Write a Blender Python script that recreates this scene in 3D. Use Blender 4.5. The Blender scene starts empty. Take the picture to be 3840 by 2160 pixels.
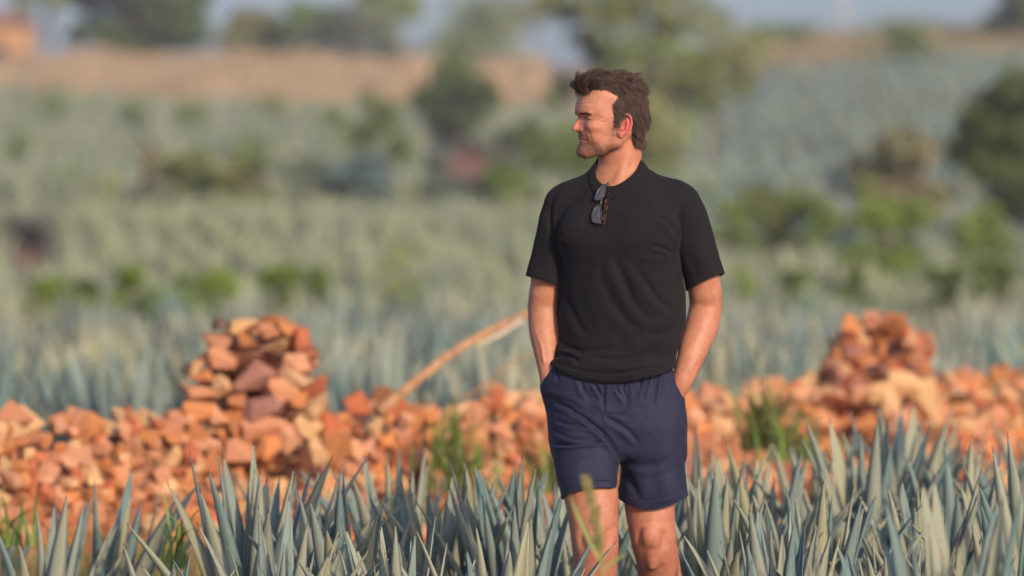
import bpy, bmesh, math, random
import numpy as np
from mathutils import Vector, Matrix, Euler

R = math.radians
SC = bpy.context.scene
COL = SC.collection
rng = np.random.default_rng(7)
random.seed(7)

# ------------------------------------------------------------------ camera, sky, sun, exposure
CAM_Z = 1.5
FOC = 200.0
MAN_Y = 15.8
cam_d = bpy.data.cameras.new('camera')
cam = bpy.data.objects.new('camera', cam_d)
COL.objects.link(cam)
cam_d.sensor_width = 36.0
cam_d.lens = FOC
cam_d.clip_start = 0.1
cam_d.clip_end = 9000
cam.location = (0, 0, CAM_Z)
cam.rotation_euler = (R(90) - math.atan((CAM_Z - 1.22) / MAN_Y), 0, 0)
cam_d.dof.use_dof = True
cam_d.dof.focus_distance = MAN_Y - 0.06
cam_d.dof.aperture_fstop = 2.7
cam_d.dof.aperture_blades = 0
SC.camera = cam

SUN_AZ, SUN_EL = 30.0, 22.0          # degrees to the right of the line of sight reversed (behind the camera), height
world = bpy.data.worlds.new('World')
SC.world = world
world.use_nodes = True
wn = world.node_tree
wn.nodes.clear()
sky = wn.nodes.new('ShaderNodeTexSky')
sky.sky_type = 'NISHITA'
sky.sun_disc = False
sky.sun_elevation = R(SUN_EL)
# direction TO the sun: (sin az, -cos az) on the ground plane
sdx, sdy = math.sin(R(SUN_AZ)), -math.cos(R(SUN_AZ))
sky.sun_rotation = math.atan2(sdx, sdy)
sky.altitude = 0
sky.air_density = 0.7
sky.dust_density = 2.0
sky.ozone_density = 3.0
bg = wn.nodes.new('ShaderNodeBackground')
bg.inputs['Strength'].default_value = 0.15
EXPO = 0.22
wo = wn.nodes.new('ShaderNodeOutputWorld')
tintn = wn.nodes.new('ShaderNodeMix'); tintn.data_type = 'RGBA'; tintn.blend_type = 'MULTIPLY'
tintn.inputs[0].default_value = 1.0
tintn.inputs[7].default_value = (1.04, 0.98, 1.06, 1)
wn.links.new(sky.outputs[0], tintn.inputs[6])
wn.links.new(tintn.outputs[2], bg.inputs[0])
wn.links.new(bg.outputs[0], wo.inputs[0])

sun_d = bpy.data.lights.new('sun', 'SUN')
sun_d.energy = 3.0
sun_d.angle = R(1.0)
sun_d.color = (1.0, 0.77, 0.54)
sun = bpy.data.objects.new('sun', sun_d)
COL.objects.link(sun)
sv = Vector((sdx * math.cos(R(SUN_EL)), sdy * math.cos(R(SUN_EL)), math.sin(R(SUN_EL))))
sun.rotation_euler = sv.to_track_quat('Z', 'Y').to_euler()
sun.location = (8, -8, 12)

SC.view_settings.view_transform = 'Standard'
SC.view_settings.look = 'None'
SC.view_settings.exposure = EXPO
SC.view_settings.gamma = 1.0
SC.view_settings.use_curve_mapping = False
SC.render.engine = 'CYCLES'
SC.cycles.use_denoising = True
SC.cycles.max_bounces = 6
SC.cycles.transparent_max_bounces = 8
SC.cycles.use_adaptive_sampling = True
SC.cycles.adaptive_threshold = 0.01

# ------------------------------------------------------------------ object helpers
def tag(o, label=None, cat=None, group=None, kind=None):
    if label: o['label'] = label
    if cat: o['category'] = cat
    if group: o['group'] = group
    if kind: o['kind'] = kind
    return o

def empty(name, loc=(0, 0, 0), rz=0.0):
    o = bpy.data.objects.new(name, None)
    o.empty_display_size = 0.2
    o.location = loc
    o.rotation_euler = (0, 0, rz)
    COL.objects.link(o)
    return o

def mesh_data(name, V, F, mats=(), smooth=True, colors=None, fmat=None):
    me = bpy.data.meshes.new(name)
    V = np.asarray(V, dtype=np.float32).reshape(-1, 3)
    if isinstance(F, np.ndarray):
        n = F.shape[1]
        me.vertices.add(len(V)); me.vertices.foreach_set('co', V.ravel())
        me.loops.add(F.size); me.loops.foreach_set('vertex_index', F.astype(np.int32).ravel())
        me.polygons.add(len(F))
        me.polygons.foreach_set('loop_start', np.arange(0, F.size, n, dtype=np.int32))
        me.polygons.foreach_set('loop_total', np.full(len(F), n, dtype=np.int32))
        me.update(calc_edges=True)
        me.validate()
    else:
        me.from_pydata([tuple(v) for v in V], [], [tuple(f) for f in F])
        me.update()
    for m in mats: me.materials.append(m)
    me.polygons.foreach_set('use_smooth', np.full(len(me.polygons), bool(smooth)))
    if fmat is not None:
        me.polygons.foreach_set('material_index', np.asarray(fmat, dtype=np.int32))
    if colors is not None:
        a = me.color_attributes.new('tint', 'FLOAT_COLOR', 'POINT')
        c = np.ones((len(V), 4), np.float32); c[:, :colors.shape[1]] = colors
        a.data.foreach_set('color', c.ravel())
    me.update()
    return me

def link(name, me, parent=None, loc=None, rot=None, scale=None):
    o = bpy.data.objects.new(name, me)
    if parent is not None: o.parent = parent
    if loc is not None: o.location = loc
    if rot is not None: o.rotation_euler = rot
    if scale is not None: o.scale = scale
    COL.objects.link(o)
    return o

# ------------------------------------------------------------------ material helpers
def mat(name, base=(0.5, 0.5, 0.5), rough=0.8, **kw):
    m = bpy.data.materials.new(name)
    m.use_nodes = True
    p = m.node_tree.nodes['Principled BSDF']
    p.inputs['Base Color'].default_value = (*base, 1)
    p.inputs['Roughness'].default_value = rough
    for k, v in kw.items():
        key = k.replace('_', ' ')
        p.inputs[key].default_value = v
    return m

class NT:
    """tiny node builder"""
    def __init__(s, m):
        s.m = m; s.t = m.node_tree; s.p = s.t.nodes['Principled BSDF']
    def n(s, typ, **kw):
        x = s.t.nodes.new(typ)
        for k, v in kw.items(): setattr(x, k, v)
        return x
    def l(s, a, b): s.t.links.new(a, b)
    def noise(s, scale, detail=4, rough=0.55, coord=None, dist=0.0):
        x = s.n('ShaderNodeTexNoise'); x.inputs['Scale'].default_value = scale
        x.inputs['Detail'].default_value = detail; x.inputs['Roughness'].default_value = rough
        x.inputs['Distortion'].default_value = dist
        if coord is not None: s.l(coord, x.inputs['Vector'])
        return x.outputs['Fac']
    def ramp(s, fac, stops):
        x = s.n('ShaderNodeValToRGB'); s.l(fac, x.inputs['Fac'])
        e = x.color_ramp.elements
        while len(e) < len(stops): e.new(0.5)
        for i, (pos, c) in enumerate(stops):
            e[i].position = pos; e[i].color = (*c, 1) if len(c) == 3 else c
        return x.outputs['Color']
    def mix(s, fac, a, b, blend='MIX'):
        x = s.n('ShaderNodeMix', data_type='RGBA', blend_type=blend)
        for v, i in ((fac, 0), (a, 6), (b, 7)):
            if isinstance(v, (int, float)): x.inputs[i].default_value = v
            elif isinstance(v, tuple): x.inputs[i].default_value = (*v, 1)
            else: s.l(v, x.inputs[i])
        return x.outputs[2]
    def bump(s, h, strength=0.3, dist=0.01):
        x = s.n('ShaderNodeBump'); x.inputs['Strength'].default_value = strength
        x.inputs['Distance'].default_value = dist
        s.l(h, x.inputs['Height']); s.l(x.outputs['Normal'], s.p.inputs['Normal'])
    def obj(s): return s.n('ShaderNodeTexCoord').outputs['Object']
    def rnd(s): return s.n('ShaderNodeObjectInfo').outputs['Random']
    def attr(s, name):
        x = s.n('ShaderNodeAttribute'); x.attribute_name = name
        return x.outputs['Color']
    def base(s, c): s.l(c, s.p.inputs['Base Color'])

# ------------------------------------------------------------------ implicit surfaces -> meshes
def surface_nets(vals, xs, ys, zs):
    inside = vals < 0
    nx, ny, nz = vals.shape
    cnt = np.zeros((nx - 1, ny - 1, nz - 1), np.int8)
    for a in (0, 1):
        for b in (0, 1):
            for c in (0, 1):
                cnt += inside[a:nx - 1 + a, b:ny - 1 + b, c:nz - 1 + c]
    act = (cnt > 0) & (cnt < 8)
    idx = -np.ones(act.shape, np.int64)
    I, J, K = np.nonzero(act)
    idx[I, J, K] = np.arange(len(I))
    acc = np.zeros((len(I), 3)); n = np.zeros(len(I))
    C = [(a, b, c) for a in (0, 1) for b in (0, 1) for c in (0, 1)]
    for p in C:
        for ax in range(3):
            if p[ax]: continue
            q = list(p); q[ax] = 1
            v0 = vals[I + p[0], J + p[1], K + p[2]]; v1 = vals[I + q[0], J + q[1], K + q[2]]
            m = (v0 < 0) != (v1 < 0)
            t = np.where(m, v0 / np.where(m, v0 - v1, 1), 0)
            P0 = np.stack([xs[I + p[0]], ys[J + p[1]], zs[K + p[2]]], 1)
            P1 = np.stack([xs[I + q[0]], ys[J + q[1]], zs[K + q[2]]], 1)
            acc += np.where(m[:, None], P0 + (P1 - P0) * t[:, None], 0); n += m
    V = acc / n[:, None]
    quads = []
    for ax in range(3):
        sl0 = [slice(None)] * 3; sl1 = [slice(None)] * 3
        sl0[ax] = slice(0, -1); sl1[ax] = slice(1, None)
        a = inside[tuple(sl0)]; b = inside[tuple(sl1)]
        cr = a != b
        o = [k for k in range(3) if k != ax]
        g = [slice(None)] * 3
        E = np.argwhere(cr)
        E = E[(E[:, o[0]] > 0) & (E[:, o[1]] > 0) & (E[:, o[0]] < vals.shape[o[0]] - 1) & (E[:, o[1]] < vals.shape[o[1]] - 1)]
        flip = a[tuple(E.T)]
        def at(d0, d1):
            e = E.copy(); e[:, o[0]] += d0; e[:, o[1]] += d1
            return idx[tuple(e.T)]
        q = np.stack([at(-1, -1), at(0, -1), at(0, 0), at(-1, 0)], 1)
        if ax == 1: flip = ~flip
        q[~flip] = q[~flip][:, ::-1]
        quads.append(q)
    Q = np.concatenate(quads)
    return V, Q

def mesh_implicit(f, xs, ys, zs, relax=2, block=10):
    """f(P)->signed value; grid may be unevenly spaced; blocks far from the surface are skipped"""
    xs, ys, zs = map(np.asarray, (xs, ys, zs))
    nx, ny, nz = len(xs), len(ys), len(zs)
    vals = np.ones((nx, ny, nz), np.float32)
    bi = [np.arange(0, n, block) for n in (nx, ny, nz)]
    cs, hs = [], []
    for arr, b in zip((xs, ys, zs), bi):
        lo = arr[b]; hi = arr[np.minimum(b + block, len(arr)) - 1]
        cs.append((lo + hi) / 2); hs.append((hi - lo) / 2)
    CX, CY, CZ = np.meshgrid(*cs, indexing='ij')
    HX, HY, HZ = np.meshgrid(*hs, indexing='ij')
    cv = f(np.stack([CX.ravel(), CY.ravel(), CZ.ravel()], 1)).reshape(CX.shape)
    hd = np.sqrt(HX ** 2 + HY ** 2 + HZ ** 2)
    need = np.abs(cv) < hd * 1.25 + 0.008
    for i, j, k in np.argwhere(~need):
        vals[bi[0][i]:bi[0][i] + block, bi[1][j]:bi[1][j] + block, bi[2][k]:bi[2][k] + block] = np.sign(cv[i, j, k])
    L = []; P = []
    todo = np.argwhere(need)
    ar = np.arange(block)
    for s in range(0, len(todo), 400):
        ch = todo[s:s + 400]
        ii = (ch[:, 0, None] * block + ar); jj = (ch[:, 1, None] * block + ar); kk = (ch[:, 2, None] * block + ar)
        II = np.broadcast_to(ii[:, :, None, None], (len(ch), block, block, block)).ravel()
        JJ = np.broadcast_to(jj[:, None, :, None], (len(ch), block, block, block)).ravel()
        KK = np.broadcast_to(kk[:, None, None, :], (len(ch), block, block, block)).ravel()
        ok = (II < nx) & (JJ < ny) & (KK < nz)
        II, JJ, KK = II[ok], JJ[ok], KK[ok]
        vals[II, JJ, KK] = f(np.stack([xs[II], ys[JJ], zs[KK]], 1))
    V, Q = surface_nets(vals, xs, ys, zs)
    h = 1e-3
    for _ in range(relax):
        d = f(V)
        g = np.stack([f(V + np.array(e) * h) - d for e in ((1, 0, 0), (0, 1, 0), (0, 0, 1))], 1) / h
        gl = np.maximum((g ** 2).sum(1), 0.05)
        step = -(d / gl)[:, None] * g
        sl = np.linalg.norm(step, axis=1)
        step *= np.minimum(1, 0.003 / np.maximum(sl, 1e-9))[:, None]
        V = V + step
    return V, Q

def normals_of(V, F):
    A = V[F[:, 1]] - V[F[:, 0]]; B = V[F[:, 2]] - V[F[:, 0]]
    n = np.cross(A, B)
    N = np.zeros_like(V)
    for k in range(F.shape[1]):
        np.add.at(N, F[:, k], n)
    return N / np.maximum(np.linalg.norm(N, axis=1), 1e-12)[:, None]

def quads_to_tris(Q):
    return np.concatenate([Q[:, [0, 1, 2]], Q[:, [0, 2, 3]]])

def clip_mesh(V, T, s):
    """keep the part of a triangle mesh where s > 0"""
    s = np.where(np.abs(s) < 1e-7, 1e-7, s)
    pos = s[T] > 0
    c = pos.sum(1)
    out = [T[c == 3]]
    newV = [V]; base = len(V)
    def cut(a, b):
        t = s[a] / (s[a] - s[b])
        return V[a] + (V[b] - V[a]) * t[:, None]
    E = []; recs = []
    for k in (1, 2):
        M = T[c == k]; pm = pos[c == k]
        if len(M) == 0: continue
        lone = np.argmax(pm if k == 1 else ~pm, axis=1)
        r = np.arange(len(M))
        A = M[r, lone]; B = M[r, (lone + 1) % 3]; C_ = M[r, (lone + 2) % 3]
        recs.append((k, A, B, C_))
        E.append(np.stack([A, B], 1)); E.append(np.stack([A, C_], 1))
    if not E: return V, out[0]
    EE = np.concatenate(E); key = np.sort(EE, 1)
    uk, inv = np.unique(key, axis=0, return_inverse=True)
    inv = inv.ravel()
    nv = cut(uk[:, 0], uk[:, 1])
    o = 0
    for k, A, B, C_ in recs:
        n = len(A)
        ab = base + inv[o:o + n]; ac = base + inv[o + n:o + 2 * n]; o += 2 * n
        if k == 1: out.append(np.stack([A, ab, ac], 1))
        else:
            out.append(np.stack([ab, B, C_], 1)); out.append(np.stack([ab, C_, ac], 1))
    V2 = np.concatenate([V, nv]); T2 = np.concatenate(out)
    used = np.unique(T2)
    remap = -np.ones(len(V2), np.int64); remap[used] = np.arange(len(used))
    return V2[used], remap[T2]

def smin(a, b, k):
    h = np.maximum(k - np.abs(a - b), 0)
    return np.minimum(a, b) - h * h * (0.25 / k)
def smax(a, b, k):
    h = np.maximum(k - np.abs(a - b), 0)
    return np.maximum(a, b) + h * h * (0.25 / k)
def soa(P):
    """column-major single precision, fast to walk through"""
    return np.asfortranarray(P, dtype=np.float32)
def ell(P, c, r):
    x = (P[:, 0] - np.float32(c[0])) * np.float32(1 / r[0]); y = (P[:, 1] - np.float32(c[1])) * np.float32(1 / r[1]); z = (P[:, 2] - np.float32(c[2])) * np.float32(1 / r[2])
    k0 = np.sqrt(x * x + y * y + z * z)
    x *= np.float32(1 / r[0]); y *= np.float32(1 / r[1]); z *= np.float32(1 / r[2])
    k1 = np.sqrt(x * x + y * y + z * z)
    return k0 * (k0 - 1) / np.maximum(k1, 1e-6)
def rcone(P, a, b, ra, rb):
    f = np.float32
    ax, ay, az = (float(v) for v in a[:3]); bx, by, bz = (float(v) for v in b[:3])
    ux, uy, uz = bx - ax, by - ay, bz - az
    L = ux * ux + uy * uy + uz * uz
    x = P[:, 0] - f(ax); y = P[:, 1] - f(ay); z = P[:, 2] - f(az)
    t = x * f(ux / L); t += y * f(uy / L); t += z * f(uz / L)
    np.clip(t, 0, 1, out=t)
    x -= t * f(ux); y -= t * f(uy); z -= t * f(uz)
    x *= x; y *= y; z *= z; x += y; x += z
    np.sqrt(x, out=x)
    t *= f(rb - ra); t += f(ra)
    x -= t
    return x
def within(P, pts, pad):
    """mask of the points near a chain's bounding box"""
    A = np.array([p[:3] for p in pts]); r = max(p[3] for p in pts) + pad
    lo = A.min(0) - r; hi = A.max(0) + r
    return (P[:, 0] > lo[0]) & (P[:, 0] < hi[0]) & (P[:, 1] > lo[1]) & (P[:, 1] < hi[1]) & (P[:, 2] > lo[2]) & (P[:, 2] < hi[2])
def chain(P, pts, k=0.01):
    """pts: list of (x,y,z,r)"""
    d = None
    for p, q in zip(pts[:-1], pts[1:]):
        e = rcone(P, p[:3], q[:3], p[3], q[3])
        d = e if d is None else smin(d, e, k)
    return d
def catmull(pts, n):
    """smooth resampling of a list of tuples"""
    pts = np.asarray(pts, float); m = len(pts)
    P = np.vstack([2 * pts[0] - pts[1], pts, 2 * pts[-1] - pts[-2]])
    t = np.linspace(0, m - 1 - 1e-9, n); i = t.astype(int); f = (t - i)[:, None]
    p0, p1, p2, p3 = P[i], P[i + 1], P[i + 2], P[i + 3]
    return 0.5 * ((2 * p1) + (-p0 + p2) * f + (2 * p0 - 5 * p1 + 4 * p2 - p3) * f ** 2 + (-p0 + 3 * p1 - 3 * p2 + p3) * f ** 3)
def loft(P, tab, rot=0.0, p=2.4, top=None, bot=None):
    """tab rows (z, xl, xr, yf, yb) ; vertical loft with superellipse sections, rotated by rot about its own axis"""
    T = catmull(sorted(tab), 160); z = P[:, 2]
    zz = T[:, 0]
    xl = np.interp(z, zz, T[:, 1]); xr = np.interp(z, zz, T[:, 2])
    yf = np.interp(z, zz, T[:, 3]); yb = np.interp(z, zz, T[:, 4])
    cx = (xl + xr) / 2; cy = (yf + yb) / 2; a = (xr - xl) / 2; b = (yb - yf) / 2
    dx = P[:, 0] - cx; dy = P[:, 1] - cy
    if rot:
        # skew-like rotation keeping the outline width
        dy = dy + dx * math.tan(rot)
    q = (np.abs(dx / a) ** p + np.abs(dy / b) ** p) ** (1 / p)
    d = (q - 1) * np.minimum(a, b)
    d = np.maximum(d, z - zz[-1]); d = np.maximum(d, zz[0] - z)
    return d
def axis(segs):
    """segs: list of (start, end, step) -> uneven sample positions"""
    out = []
    for a, b, h in segs:
        n = max(1, int(round((b - a) / h)))
        out.append(np.linspace(a, b, n, endpoint=False))
    out.append(np.array([segs[-1][1]]))
    return np.concatenate(out)

# ------------------------------------------------------------------ smooth pseudo-noise for numpy use
def wnoise(P, scale, seed=0, oct=3):
    r = np.random.default_rng(seed)
    out = np.zeros(len(P)); amp = 1.0; s = scale; tot = 0
    for _ in range(oct):
        v = np.zeros(len(P))
        for _k in range(5):
            d = r.normal(size=3); d /= np.linalg.norm(d)
            e = r.normal(size=3); e /= np.linalg.norm(e)
            v += np.sin(P @ d * s * 6.28 + r.uniform(0, 6.28) + 1.3 * np.sin(P @ e * s * 4.1 + r.uniform(0, 6.28)))
        out += v / 3.2 * amp; tot += amp; amp *= 0.5; s *= 2.05
    return out / tot

def tube(name, pts, r, mats, parent, closed=False, seg=6):
    pts = np.asarray(pts, float); n = len(pts)
    if np.ndim(r) == 0: r = np.full(n, r)
    V = []; F = []
    for i in range(n):
        a = pts[(i - 1) % n] if (closed or i > 0) else pts[0]
        b = pts[(i + 1) % n] if (closed or i < n - 1) else pts[-1]
        t = (b - a) / (np.linalg.norm(b - a) + 1e-9)
        u = np.cross(t, (0.13, 0.31, 0.94)); u /= np.linalg.norm(u) + 1e-9; v = np.cross(t, u)
        for k in range(seg):
            an = 2 * math.pi * k / seg
            V.append(pts[i] + r[i] * (math.cos(an) * u + math.sin(an) * v))
    for i in range(n if closed else n - 1):
        for k in range(seg):
            a = i * seg + k; b = i * seg + (k + 1) % seg; c = ((i + 1) % n) * seg + (k + 1) % seg; d = ((i + 1) % n) * seg + k
            F.append((a, b, c, d))
    me = mesh_data(name, V, np.array(F), mats)
    return link(name, me, parent)

# ================================================================== THE PLACE
FP = 14311.0          # picture pixels (2576 wide) per unit of x/y
def wx(px, y): return (px - 1288) * y / FP
def wz(py, y): return CAM_Z - (py - 469.6) * y / FP
def topx(x, y): return 1288 + x * FP / y

_GY = [-60, 0, 19.5, 21.5, 24, 28, 40, 58, 62, 80, 112, 116, 135, 160, 190, 218, 226, 250, 256, 275, 400, 900, 6000]
_GZ = [0.0, 0, 0.0, -0.02, -0.15, -0.42, -0.56, -0.70, -0.66, -0.22, 0.60, 0.66, 0.98, 1.55, 2.75, 3.85, 4.40, 6.72, 6.95, 7.30, 6.4, 2.0, 0.0]
def ground_z(x, y):
    x = np.asarray(x, float); y = np.asarray(y, float)
    z = np.interp(y, _GY, _GZ)
    r = np.clip((x / np.maximum(y, 30) - 0.030) / 0.045, 0, 1)
    z = z + r * np.interp(y, [100, 150, 222, 240, 265, 420, 900], [0, 0.8, 1.75, 0.75, 1.15, 0.8, 0])
    P = np.stack([x, y, 0 * x], -1).reshape(-1, 3)
    n = wnoise(P, 0.045, 21, 2).reshape(x.shape)
    return z + n * np.interp(y, [0, 24, 60, 120, 300], [0, 0.02, 0.08, 0.18, 0.20])

def build_ground():
    ys = np.concatenate([np.linspace(-60, 8, 8), np.linspace(10, 30, 60), np.linspace(30.5, 110, 90), np.linspace(111, 290, 150), np.geomspace(295, 7000, 22)])
    us = np.concatenate([np.linspace(-1, -0.13, 10), np.linspace(-0.12, 0.12, 90), np.linspace(0.13, 1, 10)])
    Y, U = np.meshgrid(ys, us, indexing='ij')
    X = U * np.maximum(np.abs(Y), 40)
    Z = ground_z(X, Y)
    Z = np.where(Y < 26, Z + 0.02 * wnoise(np.stack([X.ravel(), Y.ravel(), 0 * Y.ravel()], 1), 0.9, 5).reshape(Z.shape), Z)
    V = np.stack([X, Y, Z], -1).reshape(-1, 3)
    ny, nx = Y.shape
    i = np.arange(ny - 1)[:, None] * nx + np.arange(nx - 1)[None]
    F = np.stack([i, i + 1, i + nx + 1, i + nx], -1).reshape(-1, 4)
    # what grows or lies on it: red soil, dry grass, low weeds
    soil = np.array([0.27, 0.105, 0.052]); tan = np.array([0.44, 0.33, 0.20]); weed = np.array([0.145, 0.165, 0.070])
    x, y = V[:, 0], V[:, 1]; px = topx(x, np.maximum(y, 5))
    n = wnoise(V * [1, 0.5, 0], 0.12, 31); n2 = wnoise(V * [1, 0.4, 0], 0.35, 32)
    wg = np.clip(0.45 + 0.5 * n + 0.3 * n2, 0, 1) * np.interp(y, [0, 18, 30, 60, 120, 200], [0.25, 0.35, 0.5, 0.7, 0.6, 0.6])
    wt = np.clip((y - np.interp(px, [-100, 150, 700, 1300, 2600], [233, 231, 224, 221, 221])) / 3, 0, 1) * np.clip((262 - y) / 6, 0, 1) * np.where(px < 1500, np.interp(px, [980, 1150], [1.0, 0.6]), 0.55 + 0.4 * n) * np.clip(1.1 + 0.3 * n2, 0, 1)
    wg = np.maximum(wg, np.clip((np.abs(x) / np.maximum(y, 30) - 0.12) / 0.1, 0, 1) * 0.75 * (y > 25))
    C = soil * (1 - wg[:, None]) + weed * wg[:, None]
    bare = np.exp(-((px - 1180) / 120) ** 2) * np.clip((y - 125) / 10, 0, 1) * np.clip((185 - y) / 10, 0, 1)
    C = C * (1 - bare[:, None]) + np.array([0.34, 0.15, 0.085]) * bare[:, None]
    bare = np.exp(-(((px + 10) / 130) ** 2)) * np.exp(-(((y - 92) / 9) ** 2))
    C = C * (1 - bare[:, None]) + np.array([0.36, 0.12, 0.05]) * bare[:, None]
    wt = np.clip(wt, 0, 1)
    C = C * (1 - wt[:, None]) + tan * wt[:, None]
    C *= (1 + 0.15 * n2)[:, None]
    m = mat('field_ground', (0.2, 0.12, 0.06), 0.95)
    t = NT(m); co = t.obj()
    c = t.mix(1.0, t.attr('tint'), t.ramp(t.noise(3.0, 6, 0.65, co), [(0.3, (0.6, 0.6, 0.6)), (0.7, (1.35, 1.3, 1.25))]), 'MULTIPLY')
    t.base(c); t.bump(t.noise(9, 6, 0.7, co), 0.6, 0.05)
    o = link('ground', mesh_data('ground', V, F, [m], colors=C.astype(np.float32)))
    tag(o, kind='structure')
build_ground()

# ------------------------------------------------------------------ agaves
def agave_material(name, use_tint, a=(0.295, 0.326, 0.235), b=(0.195, 0.268, 0.245), c=(0.330, 0.335, 0.190)):
    m = mat(name, a, 0.62)
    t = NT(m); co = t.obj()
    if use_tint: col = t.attr('tint')
    else: col = t.ramp(t.rnd(), [(0.0, (0.11, 0.20, 0.190)), (0.22, b), (0.50, a), (0.8, (0.320, 0.335, 0.245)), (1.0, c)])
    mp = t.n('ShaderNodeMapping'); mp.inputs['Scale'].default_value = (60, 60, 3); t.l(co, mp.inputs['Vector'])
    st = t.noise(1.0, 4, 0.6, mp.outputs[0])
    col = t.mix(1.0, col, t.ramp(st, [(0.3, (0.86, 0.88, 0.90)), (0.7, (1.12, 1.10, 1.05))]), 'MULTIPLY')
    bl = t.noise(5, 4, 0.6, co)
    col = t.mix(t.ramp(bl, [(0.52, (0, 0, 0)), (0.80, (0.45, 0.45, 0.45))]), col, (0.30, 0.28, 0.20))
    t.base(col)
    t.bump(st, 0.18, 0.003)
    t.p.inputs['Specular IOR Level'].default_value = 0.30
    t.p.inputs['Sheen Weight'].default_value = 0.12
    t.p.inputs['Sheen Tint'].default_value = (0.75, 0.9, 1, 1)
    return m
M_agave = agave_material('agave_leaf', False)
M_agave_far = agave_material('agave_leaf_far', True)
M_spine = mat('agave_spine', (0.085, 0.05, 0.035), 0.5)
M_core = mat('agave_heart', (0.22, 0.26, 0.16), 0.8)

def leaf_mesh(name, bend, width, seed, nseg=11):
    """a stiff grey-blue sword leaf, unit length along +Z, hollow side facing +Y"""
    r = np.random.default_rng(seed)
    V = []; F = []; fm = []
    ts = np.linspace(0, 0.965, nseg)
    twist = r.uniform(-0.12, 0.12)
    for t in ts:
        w = width * (np.interp(t, [0, 0.10, 0.30, 0.50, 0.70, 0.88, 0.965], [0.66, 0.74, 0.98, 0.94, 0.66, 0.30, 0.07])) / 2
        th = 0.016 * (1 - t) + 0.002
        y0 = -bend * t ** 2.2; a = twist * t
        prof = [(-1, 0.0), (-0.5, -0.34), (0, -0.46), (0.5, -0.34), (1, 0.0), (0.5, -0.34 + 0.0), ]
        ring = [(-w, w * 0.42), (-w * 0.5, w * 0.10), (0, 0.0), (w * 0.5, w * 0.10), (w, w * 0.42), (w * 0.52, w * 0.10 - th), (0, -th * 1.3), (-w * 0.52, w * 0.10 - th)]
        for (x, y) in ring:
            V.append((x * math.cos(a) - y * math.sin(a), y0 + x * math.sin(a) + y * math.cos(a), t))
    k = 8
    for i in range(nseg - 1):
        for j in range(k):
            F.append((i * k + j, i * k + (j + 1) % k, (i + 1) * k + (j + 1) % k, (i + 1) * k + j)); fm.append(0)
    tip = len(V); V.append((0, -bend * 1.0, 1.0))
    for j in range(k): F.append(((nseg - 1) * k + j, (nseg - 1) * k + (j + 1) % k, tip)); fm.append(1)
    # small teeth along both edges
    for sgn, jj in ((-1, 0), (1, 4)):
        for i in range(1, nseg - 2):
            p = np.array(V[i * k + jj]); q = np.array(V[(i + 1) * k + jj])
            for s in (0.2, 0.7):
                a0 = p + (q - p) * s; a1 = p + (q - p) * (s + 0.06); mid = (a0 + a1) / 2 + np.array([sgn * 0.004, 0.001, 0.004])
                b = len(V); V += [tuple(a0), tuple(a1), tuple(mid)]; F.append((b, b + 1, b + 2)); fm.append(1)
    return mesh_data(name, V, F, [M_agave, M_spine], fmat=fm)
LEAVES = [leaf_mesh('leaf', b, w, i) for i, (b, w) in enumerate([(0.02, 0.126), (0.05, 0.132), (0.10, 0.124), (-0.02, 0.118), (0.16, 0.126), (0.04, 0.108)])]
def core_mesh():
    bm = bmesh.new(); bmesh.ops.create_icosphere(bm, subdivisions=2, radius=1)
    me = bpy.data.meshes.new('heart'); bm.to_mesh(me); bm.free(); me.materials.append(M_core)
    return me
CORE = core_mesh()
def agave(x, y, h, n, label, seed, lean=0.0, wide=1.0, group='blue agave plants in the near rows'):
    r = np.random.default_rng(seed)
    z0 = float(ground_z(x, y))
    root = empty('agave_plant', (x, y, z0), r.uniform(0, 6.28))
    root.rotation_euler[0] = r.normal(0, R(5)); root.rotation_euler[1] = r.normal(0, R(6)); h = h * r.uniform(0.86, 1.03)
    tag(root, label, 'agave plant', group)
    n = int(n * 0.74)
    c = link('heart', CORE, root, loc=(0, 0, 0.07), scale=(0.075, 0.075, 0.12))
    for i in range(n):
        t = (i + 0.5) / n                       # 0 centre .. 1 outside
        tilt = R(2 + 46 * t ** 1.35) * r.uniform(0.75, 1.25) * wide
        az = i * 2.39996 + r.normal(0, 0.16)
        L = (h - 0.08) / max(0.80, math.cos(R(12))) * np.interp(t, [0, 0.15, 0.5, 1], [0.86, 1.0, 1.02, 0.92]) * r.uniform(0.86, 1.10)
        k = int(r.integers(0, 6)) if t > 0.15 else int(r.choice([0, 3, 5]))
        wsc = np.interp(t, [0, 0.2, 1], [0.62, 0.95, 1.05]) * r.uniform(0.9, 1.1)
        o = bpy.data.objects.new('leaf', LEAVES[k]); o.parent = root
        rb = 0.045 + 0.03 * t
        o.location = (math.cos(az) * rb, math.sin(az) * rb, 0.10 - 0.07 * t)
        # leaf leans outward in direction az; its hollow side looks up and in
        o.rotation_euler = (Matrix.Rotation(az - R(90) + R(180), 3, 'Z') @ Matrix.Rotation(tilt, 3, 'X')).to_euler()
        o.scale = (L * wsc, L * wsc, L)
        COL.objects.link(o)
    return root

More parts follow.
